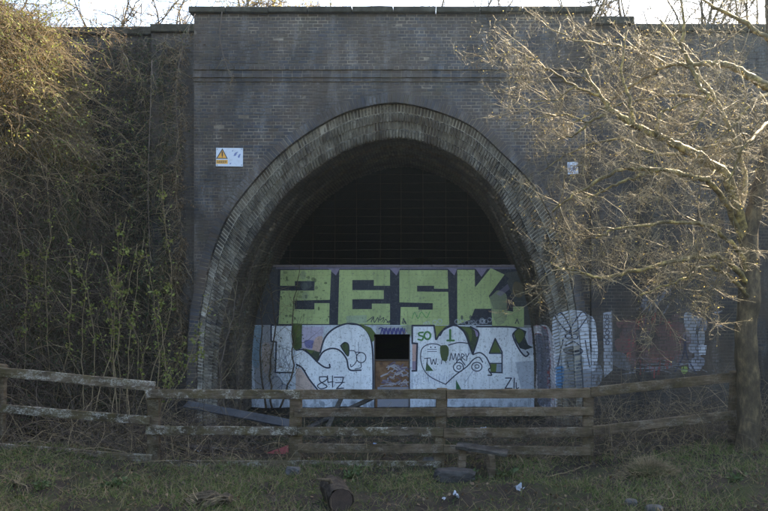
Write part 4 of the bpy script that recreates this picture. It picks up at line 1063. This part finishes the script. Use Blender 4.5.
# yellow-green leaves catching the sun on the bank shoulder
bl = Leaves()
for k in range(90):
    c0 = P(R.uniform(0, 60), R.uniform(60, 160), R.uniform(-2.2, -1.2))
    for j in range(R.integers(5, 14)): bl.add(c0 + R.normal(size=3) * .11, R.uniform(.03, .07))
ac = Tubes()
for k in range(420):   # canes arching out from the bank shoulder into the sun
    x0, y0 = R.uniform(-9.6, -7.0), R.uniform(-3.4, -.6); p = surf(x0, y0)
    if p[2] < 4.2: continue
    q = grow(p, (R.uniform(.3, 1.1), -R.uniform(-.1, .6), R.uniform(.3, 1.0)), R.uniform(1.0, 2.3), 9, .16, (.02, 0, -.15)); ac.add(q, (R.uniform(.004, .009), .002))
    for j in range(8):
        i_ = R.integers(3, 10); qq = grow(q[i_], R.normal(size=3), R.uniform(.08, .4), 3, .2); ac.add(qq, (.003, .0015))
        if R.random() < .5:
            for _ in range(3): bl.add(qq[-1] + R.normal(size=3) * .04, R.uniform(.03, .07))
tag(ac.build('arching_canes', M['straw'], None, 3), 'sunlit bramble canes arching out from the bank shoulder', 'brambles', kind='stuff')
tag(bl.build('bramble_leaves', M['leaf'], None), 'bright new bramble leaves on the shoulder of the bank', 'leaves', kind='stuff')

# creeper hanging on the wing wall and pilaster
def creeper(label, pts, n, Ls, yoff, mat='twigdark', leafm='ivy', nl=6, group='creepers on the stonework'):
    base = np.array(pts[0], float); root = empty('creeper', base, label, 'creeper', group)
    P0 = catmull(np.array(pts), 24); main = [(P0, np.linspace(.014, .005, 24))]
    sec = offshoots(main, n, Ls, 6, (.004, .008), .25, (0, 0, -.10), .7, .05); tw = offshoots(sec, 6, (.1, .35), 3, (.002, .003), .25, (0, 0, -.08), .7, .1)
    tubes_of(main, 'stem', M[mat], root, 5, base); tubes_of(sec + tw, 'twigs', M['straw'], root, 3, base)
    if nl:
        L = Leaves(); src = sec + tw
        for k in range(int(nl * len(sec))):
            q, _ = src[R.integers(len(src))]; L.add(q[R.integers(1, len(q))] + R.normal(size=3) * .03, R.uniform(.03, .07))
        L.build('leaves', M[leafm], root, base)
    return root
creeper('bushy creeper spilling over the left wing wall coping', [P(100, 24, .2), P(112, 34, -.15), P(122, 48, -.3), P(128, 75, -.35)], 26, (.3, .9), 0, leafm='deadleaf', nl=7)
creeper('creeper with pale stem arching down the wing wall', [P(88, 55, -.3), P(110, 48, -.6), P(130, 58, -.6), P(141, 75, -.5), P(143, 100, -.4)], 16, (.3, .8), 0, leafm='leaf', nl=4)
creeper('creeper trailing down beside the brick pilaster edge', [P(152, 60, -.45), P(150, 120, -.45), P(148, 190, -.5), P(150, 270, -.5), P(146, 340, -.5)], 9, (.3, .8), 0, nl=9)
for k_ in range(3):
  for h_ in range(2):
    creeper(('matted brown creeper in the recess beside the portal', 'brown creeper hanging low in the recess by the arch foot', 'brown creeper hanging from the recess coping', 'dark twiggy creeper on the recess wall near the wing wall', 'dark twiggy creeper low on the recess near the saplings', 'dark twiggy creeper under the wing wall coping end')[k_ + 3 * h_], [P(178 - 16 * h_ + 3 * k_, (150, 250, 34)[k_], .0), P(176 - 16 * h_, (190, 290, 70)[k_], .02), P(182 - 16 * h_, (240, 330, 120)[k_], .03), P(175 - 16 * h_, (290, 380, 180)[k_], .0)], 40, (.25, .7), 0, leafm='deadleaf' if h_ == 0 else 'ivy', nl=8)
creeper('thin creeper hanging across the pilaster under its coping', [P(195, 14, -.45), P(185, 40, -.45), P(176, 90, -.42), P(180, 160, -.42)], 7, (.2, .6), 0, nl=4)
creeper('bare creeper dangling from the parapet over the string course', [P(222, 12, -.18), P(220, 40, -.15), P(228, 70, -.2), P(232, 78, -.2)], 8, (.15, .5), 0, leafm='deadleaf', nl=2)

# vine growing up the left side of the tunnel mouth
def vine(label, stems, dens, nl):
    base = np.array(stems[0][0], float); root = empty('climbing_vine', base, label, 'vine', 'vines in the tunnel mouth')
    ms_ = []
    for s in stems:
        q = catmull(np.array(s), 20); q[1:] += R.normal(size=(19, 3)) * .02; ms_.append((q, np.linspace(.03, .006, 20)))
    b1 = offshoots(ms_, dens, (.4, 1.2), 6, (.004, .009), .2, (0, 0, .06), .6, .1); b2 = offshoots(b1, 5, (.15, .5), 3, (.002, .003), .22, (0, 0, 0), .7, .1)
    for m_ in ms_: tubes_of([m_], 'stem', M['twigdark'], root, 6, base)
    tubes_of(b1 + b2, 'twigs', M['twig'], root, 3, base)
    if nl:
        L = Leaves()
        for k in range(nl):
            q, _ = b2[R.integers(len(b2))]; L.add(q[-1], R.uniform(.03, .07))
        L.build('leaves', M['ivy'], root, base)
vine('tangled bare vine climbing the shaded left side of the tunnel mouth', [[P(272, 408, 3.3), P(270, 370, 3.4), P(275, 320, 3.6), P(268, 270, 3.5), P(275, 225, 3.3)], [P(266, 408, 3.2), P(260, 360, 3.0), P(262, 300, 3.0), P(250, 250, 2.8)], [P(280, 408, 3.4), P(293, 370, 3.7), P(292, 320, 3.9), P(300, 262, 3.9)]], 9, 260)
vine('bare vine leaning on the arch ring foot', [[P(240, 410, 1.2), P(236, 350, 1.0), P(246, 290, .9), P(258, 240, .8)], [P(225, 410, .2), P(220, 370, .1), P(232, 320, .2), P(238, 280, .3)]], 7, 160)

# ------------------------------------------------------------------ leafy saplings behind the fence
def sapling(label, base, tops):
    base = np.array(base, float); root = empty('sapling', base, label, 'sapling', 'leafy saplings behind the fence')
    st = []
    for tp in tops:
        m_ = (base * .55 + np.array(tp) * .45) + np.array([R.normal() * .2, R.normal() * .15, .15])
        q = catmull(np.array([base + R.normal(size=3) * [.06, .06, 0], m_, tp]), 14); q[2:] += R.normal(size=(12, 3)) * .018
        st.append((q, np.linspace(.011, .003, 14)))
    tw = offshoots(st, 3.0, (.2, .9), 5, (.003, .005), .15, (0, 0, .08), .55, .2)
    for s_ in st: tubes_of([s_], 'stem', M['straw'], root, 6, base)
    tubes_of(tw, 'twigs', M['straw'], root, 3, base)
    L = Leaves()
    for q, _ in st:
        for k in range(20):
            u = R.uniform(.5, 1); p = q[int(u * 13)]
            c0 = p + R.normal(size=3) * .04
            for j in range(R.integers(2, 6)): L.add(c0 + R.normal(size=3) * .04, R.uniform(.045, .10))
    for q, _ in tw:
        for k in range(3): L.add(q[-1 - (k % 2)] + R.normal(size=3) * .025, R.uniform(.03, .06))
    L.build('leaves', M['leaf'], root, base)
SAP = [(20, -3.4, [(13, 195), (2, 260), (36, 300)], 'sapling with one tall leafy shoot beside the end post of the fence'), (52, -3.0, [(50, 205), (40, 235), (70, 250)], 'sapling of three leaning leafy shoots behind the mossy top rail'), (85, -3.2, [(66, 225), (92, 240), (108, 265)], 'low spreading leafy sapling between taller ones'),
       (118, -2.8, [(126, 215), (116, 212), (100, 250), (138, 245)], 'sapling with the brightest leaves near the wing wall'), (130, -2.6, [(162, 175), (144, 240)], 'sapling with a long shoot leaning towards the pilaster'), (150, -3.0, [(172, 278), (146, 250), (160, 310)], 'sapling behind the leaning fence post'),
       (140, -3.6, [(212, 300), (205, 345), (190, 330)], 'low sapling with arching shoots reaching the arch ring foot'), (10, -2.6, [(-6, 230), (25, 250)], 'sapling half hidden under the bramble bank')]
for px, Y, tops, lb in SAP:
    b = P(px, 400, Y); b[2] = ground_z(b[0], Y) - .05
    sapling(lb, b, [P(a, c2, Y + R.normal() * .25) for a, c2 in tops])

# ------------------------------------------------------------------ undergrowth between fence and wall
t1, t2, lf = Tubes(), Tubes(), Leaves()
for k in range(4600):
    x0, y0 = R.uniform(-8.5, 7.5), R.uniform(-5.0, -.4)
    if -3.4 < x0 < 1.4 and R.random() < .55: continue
    p = surf(x0, y0)
    if p[2] > 1.5: continue
    h = .55 + (.5 if abs(x0 + .5) > 3.2 else 0)
    q = grow(p - [0, 0, .03], (R.normal() * .6, R.normal() * .5, 1), R.uniform(.4, 1.3) * h * 1.3, 7, .2, (0, 0, -.22))
    (t1 if R.random() < .45 else t2).add(q, (R.uniform(.003, .008), .002))
    for j in range(R.poisson(1.2)):
        qq = grow(q[R.integers(2, 7)], R.normal(size=3), R.uniform(.1, .35), 3, .25, (0, 0, -.05)); t2.add(qq, (.003, .0015))
for k in range(5000):
    x0, y0 = R.uniform(-8, 7.2), R.uniform(-4.6, 3.8)
    if y0 > 0 and not -4.6 < x0 < 2.8: continue
    z0 = ground_z(x0, min(y0, .3)) if y0 < .3 else -.62
    if z0 > 1: continue
    lf.add((x0, y0, z0 + R.uniform(.01, .06)), R.uniform(.04, .09))
tag(t1.build('bramble_thicket', M['straw'], None, 3), 'pale dead bramble stems sprawling behind the fence', 'brambles', kind='stuff')
tag(t2.build('undergrowth', M['twigdark'], None, 3), 'dark tangle of bare undergrowth behind the fence', 'undergrowth', kind='stuff')
tag(lf.build('leaf_litter', M['deadleaf'], None), 'brown dead leaves lying behind the fence', 'leaves', kind='stuff')

# ------------------------------------------------------------------ grass and litter in the foreground
def dirt(x, y): return fbm(x, y, .55, 11.0) - .55 * math.exp(-((x - 1.3) / 1.7) ** 2 - ((y + 7.4) / 1.0) ** 2)
g1, g2, lf = Tubes(), Tubes(), Leaves()
for k in range(70000):
    y0 = R.uniform(-10.2, -4.5); x0 = R.uniform(-8.2, 6.8)
    if abs(x0) > (y0 + 18) * .58 + 1: continue
    dval = dirt(x0, y0) + R.normal() * .12
    if dval < -.08: 
        if R.random() < .85: continue
    p = np.array([x0, y0, ground_z(x0, y0) - .01])
    dead = R.random() < .28
    L = R.uniform(.05, .16) if not dead else R.uniform(.08, .3)
    (g2 if dead else g1).add(grow(p, (R.normal() * .7, R.normal() * .7, .8), L, 2, .2, (0, 0, -.25 if dead else -.1)), (.005 if not dead else .003, .001))
for k in range(3200):
    y0 = R.uniform(-10, -4.6); x0 = R.uniform(-8, 6.8)
    lf.add((x0, y0, ground_z(x0, y0) + R.uniform(.005, .03)), R.uniform(.03, .075), aspect=.7)
for k in range(110):  # clumps of broad green leaves
    y0 = R.uniform(-6.6, -4.9); x0 = R.uniform(-5.5, 3.0); 
    if R.random() < .3: y0 = R.uniform(-9, -5)
tag(g1.build('grass', M['grass'], None, 3), 'short green grass and moss in front of the fence', 'grass', kind='stuff')
tag(g2.build('dead_grass', M['straw'], None, 3), 'flattened dead grass stems in front of the fence', 'grass', kind='stuff')
tag(lf.build('fallen_leaves', M['deadleaf'], None), 'brown fallen leaves scattered over the path', 'leaves', kind='stuff')
M['weed'] = m_leaf('weed_leaf', [(.045, .07, .02), (.07, .10, .03), (.06, .085, .03), (.10, .12, .045)], .25)
def weed(px, py, n, size, label):
    d = (CAMZ + .28) * F / (py - VY); x0 = (px - VX) * d / F; y0 = d + CAMY
    b = np.array([x0, y0, ground_z(x0, y0)]); root = empty('weed_clump', b, label, 'weed', 'green weeds by the fence')
    st = Tubes(); L = Leaves()
    for k in range(n):
        a = R.uniform(0, 6.28); q = grow(b, (math.cos(a) * .8, math.sin(a) * .8, .9), R.uniform(.6, 1.2) * size, 4, .15, (0, 0, -.2)); st.add(q, (.004, .002))
        for j in (2, 3, 4): L.add(q[j] + R.normal(size=3) * .015, size * R.uniform(.25, .45), nz(q[j] - q[j - 1]), .6)
    st.build('stems', M['weed'], root, 3, b); L.build('leaves', M['weed'], root, b)
for (px, py, n, s, lb) in ((352, 478, 26, .22, 'green leafy weed under the lowest rail behind the log'), (405, 484, 14, .14, 'small green weed on the bare soil behind the log'), (470, 480, 26, .2, 'dark green weed clump between the stone and the bench leg'), (508, 478, 20, .2, 'green weed against the bench leg on its far side'), (112, 492, 22, .22, 'broad green weed in the grass before the leaning fence post'), (42, 500, 16, .18, 'green weed clump in front of the old mossy rails'), (735, 500, 22, .18, 'pale green weed in the grass near the lichened trunk'), (640, 478, 14, .16, 'weed growing by the fallen sticks')):
    weed(px, py, n, s, lb)

# ------------------------------------------------------------------ log, bench, stone, timber and rubbish
def gpt(px, py, dz=.28):
    d = (CAMZ + dz) * F / (py - VY)
    for _ in range(6):
        x0 = (px - VX) * d / F; d = (CAMZ - ground_z(x0, min(d + CAMY, .3))) * F / (py - VY)
    x0 = (px - VX) * d / F; return np.array([x0, d + CAMY, ground_z(x0, d + CAMY)])
def m_endgrain():
    n = NT('log_end', .9, .2)
    v = n.obj(); sp = n.n('ShaderNodeSeparateXYZ'); n.set(sp.inputs[0], v)
    r2 = n.math('SQRT', n.math('ADD', n.math('POWER', sp.outputs[0], 2), n.math('POWER', sp.outputs[2], 2)))
    w = n.math('SINE', n.math('ADD', n.math('MULTIPLY', r2, 330), n.math('MULTIPLY', n.noise(9, v), 14)))
    c = n.mix(n.ramp(n.noise(7, v, 5, .7), [(.35, 0.0), (.65, .85)]), n.ramp(w, [(0, (.055, .036, .026)), (1, (.085, .058, .043))]), (.035, .026, .02))
    n.bump(n.noise(40, v), .6, .01); return n.out(c)
lb = gpt(341, 513); LR = .165
log = empty('log', lb, 'sawn log lying with its round cut end facing the path', 'log')
ax = nz([-.30, 1, 0.02]); c0 = lb + [0, 0, LR * .86]
side = np.cross(ax, [0, 0, 1]); V = []; Fq = []
ns, nl = 40, 9
for i in range(nl):
    for j in range(ns):
        a = j * 2 * math.pi / ns; rr = LR * (1 + .06 * math.sin(3 * a + 1) + .13 * fbm(math.cos(a) * 1.5, math.sin(a) * 1.5, 2, i * .25)) * (1.04 if i > 0 else .97)
        V.append(c0 + ax * (i * .085) + side * math.cos(a) * rr + np.array([0, 0, 1]) * math.sin(a) * rr)
Fq = [[i * ns + j, i * ns + (j + 1) % ns, (i + 1) * ns + (j + 1) % ns, (i + 1) * ns + j] for i in range(nl - 1) for j in range(ns)]
M['logbark'] = m_simple('log_bark', [(.018, .014, .010), (.045, .034, .024), (.11, .088, .06)], 10, bump=1.0, bscale=30, bdist=.03)
link('bark', fastmesh('bark', np.array(V) - c0, [np.array(Fq), np.arange((nl - 1) * ns, nl * ns)[None]], True), log, M['logbark'], c0)
V = [np.zeros(3)] + [side * math.cos(a) * LR * .93 + np.array([0, 0, 1]) * math.sin(a) * LR * .93 for a in np.arange(ns) * 2 * math.pi / ns]
V = np.array(V) - ax * .006; V[0] += ax * .012
link('cut_end', fastmesh('cut_end', V, [np.array([[0, 1 + j, 1 + (j + 1) % ns] for j in range(ns)])]), log, m_endgrain(), c0)
st = Tubes(); st.add([c0 + ax * .3, c0 + ax * .3 + side * -.1 + [0, 0, .2], c0 + ax * .25 + side * -.28 + [0, 0, .24]], (.04, .015)); st.build('branch_stub', M['bark'], log, 7, c0)

bb = gpt(489, 477)
bench = empty('plank_bench', bb, 'low rough plank bench with a sagging seat by the fence', 'bench')
M['plank'] = m_wood('bench_plank', [(.03, .026, .022), (.06, .053, .046), (.11, .10, .09)], .2, .1)
o = link('seat', boxmesh('seat', .82, .27, .055, .008, (6, 2, 1), .004), bench, M['plank'], (bb[0] - .10, bb[1] + .12, bb[2] + .415)); o.rotation_euler = (.10, .11, -.2)
for (dx, dy, h) in ((.03, 0, .39), (-.42, .26, .44)):
    link('leg', boxmesh('leg', .11, .11, h, .012, (1, 1, 3), .006), bench, M['wood'], (bb[0] + dx, bb[1] + dy, bb[2] + h / 2 - .02)).rotation_euler = (.03, .04 * R.normal(), .3)
def rock(name, loc, s, mat, label, cat, seed=0.0, rz=0, group=None, flat=.75):
    import bmesh
    bm = bmesh.new(); bmesh.ops.create_icosphere(bm, subdivisions=3, radius=1)
    for v in bm.verts:
        q = v.co.normalized(); m_ = max(abs(q.x), abs(q.y), abs(q.z)); q = q * (1 - flat) + q / m_ * flat
        q *= 1 + .10 * noise.fractal(q * 1.6 + Vector((seed, seed, 0)), 1, 2, 4); v.co = Vector((q.x * s[0], q.y * s[1], q.z * s[2]))
    me = bpy.data.meshes.new(name); bm.to_mesh(me); bm.free()
    o = link(name, me, None, mat, loc); o.rotation_euler = (R.normal() * .06, R.normal() * .06, rz)
    return tag(o, label, cat, group)
M['rock'] = m_simple('dark_stone', [(.02, .018, .016), (.04, .036, .032), (.075, .068, .06)], 5, bump=.8)
M['palerock'] = m_simple('pale_stone', [(.035, .03, .025), (.07, .066, .06), (.13, .125, .12)], 7, bump=.6)
g = gpt(455, 482); rock('stone_block', (g[0], g[1] + .12, g[2] + .07), (.32, .17, .11), M['rock'], 'dark squared stone lying in the soil beside the bench', 'stone', 2.0, .08)
g = gpt(430, 466); rock('stone', (g[0], g[1], g[2] + .06), (.13, .09, .09), M['palerock'], 'pale stone under the lowest fence rail', 'stone', 4.0)
g = gpt(631, 506); rock('stone', (g[0], g[1], g[2] + .03), (.085, .07, .05), M['palerock'], 'pale blue grey stone half sunk in the path', 'stone', 5.0, flat=.3)
g = gpt(654, 511); rock('stone', (g[0], g[1], g[2] + .03), (.12, .09, .05), M['palerock'], 'larger pale blue grey stone half sunk in the path edge', 'stone', 6.0, flat=.3)
g = gpt(293, 474); rock('stone', (g[0], g[1], g[2] + .04), (.11, .08, .07), M['palerock'], 'pale stone at the foot of the fence post behind the log', 'stone', 7.0)
M['moss'] = m_simple('moss', [(.025, .026, .01), (.055, .05, .018), (.09, .08, .03)], 9, bump=1.0, bscale=60, bdist=.02)
g = gpt(650, 474); rock('moss_hummock', (g[0], g[1], g[2] + .02), (.34, .24, .10), M['moss'], 'mossy hummock in front of the fence end', 'hummock', 9.0, flat=.1)
tf = Tubes()
for k in range(900):
    a, b = R.normal(size=2) * .17; tf.add(grow((g[0] + a * 1.2, g[1] + b, g[2] + .09 - (a * a + b * b)), (a * 4, b * 4, .8), R.uniform(.06, .22), 3, .2, (0, 0, -.2)), (.0035, .001))
tag(tf.build('grass_tuft', M['straw'], None, 3, g), 'tuft of dead grass over the mossy hummock', 'grass', kind='stuff')
# rotten stump
g = gpt(212, 503)
stump = empty('rotten_stump', g, 'rotten broken log lying in the grass before the fence', 'log')
import bmesh
for (dx, dy, dz, sx, sy, sz, rz_, sd) in ((-.12, .05, .06, .20, .09, .085, .15, 1.3), (.13, .0, .05, .15, .10, .075, -.3, 4.1), (.02, -.10, .03, .13, .06, .05, .5, 7.7), (-.27, -.04, .025, .10, .05, .04, -.5, 9.2)):
    bm = bmesh.new(); bmesh.ops.create_icosphere(bm, subdivisions=4, radius=1)
    for v in bm.verts:
        q = v.co.copy(); k_ = 1 + .35 * noise.fractal(Vector((q.x * .9 + sd, q.y * 2.6, q.z * 2.6)), 1, 2, 5) + .10 * noise.noise(Vector((q.x * 3 + sd, q.y * 14, q.z * 14)))
        q = Vector((max(-.8, min(.8, q.x)) / .8, q.y, q.z)); v.co = Vector((q.x * sx, q.y * sy * k_, q.z * sz * k_))
    me = bpy.data.meshes.new('wood_chunk'); bm.to_mesh(me); bm.free()
    o = link('wood_chunk', me, stump, M['bark'], g + np.array([dx, dy, dz])); o.rotation_euler = (R.normal() * .2, R.normal() * .15, rz_)
for k in range(9):
    t = Tubes(); t.add(grow(g + [R.uniform(-.3, .3), R.uniform(-.1, .1), .06], (R.normal(), R.normal() * .5, .25), R.uniform(.12, .3), 3, .15), (.009, .003)); t.build('splinter', M['straw'], stump, 5, g)
# dumped timber behind the fence
def board(name, pa, pb, w, th, mat, label, cat, tilt=0):
    pa, pb = np.array(pa), np.array(pb); v = Vector(pb - pa)
    me = boxmesh(name, v.length, w, th, .005, (5, 1, 1), .003)
    o = link(name, me, None, mat, (pa + pb) / 2); o.rotation_euler = (Matrix.Rotation(0, 3, 'X') @ v.to_track_quat('X', 'Z').to_matrix()).to_euler(); o.rotation_euler.x += tilt
    return tag(o, label, cat)
M['red'] = m_simple('faded_red', [(.12, .025, .022), (.22, .05, .045)], 5, .7, .3, .3)
M['slate'] = m_simple('grey_board', [(.03, .03, .032), (.08, .08, .08)], 4, .7, .3, .3)
board('plank', P(186, 404, -1.6), P(292, 424, -2.4), .22, .035, M['slate'], 'long grey plank sloping on the brambles behind the fence', 'plank', .5)
board('board', P(262, 459, -3.9), P(296, 446, -3.7), .16, .02, M['red'], 'faded red board propped behind the fence post', 'board', .7)
board('plank', P(300, 432, -1.2), P(372, 398, 1.0), .12, .05, M['plank'], 'dark plank leaning on the block wall foot', 'plank', .2)
board('plank', P(322, 440, -1.8), P(344, 392, .8), .10, .05, M['plank'], 'dark plank crossing another near the painted number', 'plank', .2)
board('plank', P(180, 446, -3.6), P(270, 452, -3.3), .14, .03, M['plank'], 'dark plank lying low between two fence posts', 'plank', .1)
M['litter'] = m_simple('white_plastic', [(.20, .21, .23), (.42, .45, .50)], 20, .4, .4, .2)
M['litterblue'] = m_simple('blue_plastic', [(.10, .22, .42), (.35, .45, .6)], 25, .4, .4, .2)
def litter(px, py, s, mat, label, dz=.02, Y=None):
    g = gpt(px, py) if Y is None else P(px, py, Y)
    n = 7; V = np.array([[i / (n - 1) - .5, j / (n - 1) - .5, 0] for j in range(n) for i in range(n)]); V[:, 2] = [.45 * fbm(a, b, 2.2, px) for a, b, _ in V]; V *= s
    V[:, 1] *= .7; i = np.arange(n * n).reshape(n, n)
    f = np.stack([i[:-1, :-1], i[:-1, 1:], i[1:, 1:], i[1:, :-1]], -1).reshape(-1, 4)
    me = fastmesh('litter', V, [f]); o = link('litter', me, None, mat, g + [0, 0, dz + s * .15]); o.rotation_euler = (.5, R.normal() * .3, R.uniform(0, 3))
    md = o.modifiers.new('thickness', 'SOLIDIFY'); md.thickness = .004
    tag(o, label, 'litter', 'scattered litter')
litter(519, 490, .15, M['litter'], 'crumpled white and blue wrapper on the path past the bench')
litter(456, 502, .12, M['litter'], 'torn white paper scrap on the bare soil'); litter(444, 500, .06, M['litter'], 'tiny white scrap beside the torn paper')
litter(376, 447, .13, M['litterblue'], 'blue and white packet behind the third fence rail'); litter(484, 431, .12, M['litter'], 'flat white scrap behind the fence above the bench', Y=-3.0)
litter(198, 452, .14, M['litter'], 'white scrap caught in the brambles behind the old rails', Y=-3.4); litter(16, 490, .14, M['straw'], 'pale curled scrap in the grass at the old rails')
# fallen sticks
STK = [([(588, 452), (610, 458), (640, 462), (672, 452)], .010, 'long pale stick lying by the right fence panel'), ([(693, 471), (705, 473), (725, 474), (738, 473)], .008, 'bent pale twig in the grass near the tree'), ([(728, 478), (728, 466)], .006, 'short upright twig near the tree foot'), ([(735, 472), (748, 482)], .006, 'thin straight twig leaning by the tree foot'),
       ([(668, 488), (674, 500), (660, 502), (645, 504)], .006, 'curved twig near the pale stones'), ([(545, 480), (570, 474), (590, 468)], .007, 'stick pointing at the right hand fence post'), ([(90, 486), (125, 480), (132, 466)], .006, 'straw coloured stick under the leaning post'), ([(10, 484), (25, 490), (28, 496)], .009, 'pale broken stick in the grass at the frame of old rails'), ([(690, 445), (715, 434)], .007, 'twig resting against the lower right rail')]
for pts, r, lb_ in STK:
    p = np.array([gpt(a, b) + [0, 0, r + .03] for a, b in pts]); q = catmull(p, 3 * len(p)); q[:, 2] += np.abs(R.normal(size=len(q))) * .012
    t = Tubes(); t.add(q, (r, r * .5)); tag(t.build('stick', M['straw'], None, 5, q[0]), lb_, 'stick', 'fallen sticks')

# ------------------------------------------------------------------ thin haze added to imitate the veiling glare, partly from the lens
HZ = bpy.data.materials.new('veil_haze'); HZ.use_nodes = True
hn_ = HZ.node_tree; hn_.nodes.remove(hn_.nodes['Principled BSDF'])
pv = hn_.nodes.new('ShaderNodeVolumePrincipled'); pv.inputs['Color'].default_value = (.62, .80, 1, 1); pv.inputs['Density'].default_value = .0004; pv.inputs['Anisotropy'].default_value = .72
hn_.links.new(pv.outputs[0], hn_.nodes['Material Output'].inputs['Volume'])
hb = link('veil_haze', boxmesh('veil_haze', 840, 840, 32), None, HZ, (0, 0, 12)); hb['kind'] = 'stuff'
sc.cycles.volume_bounces = 0
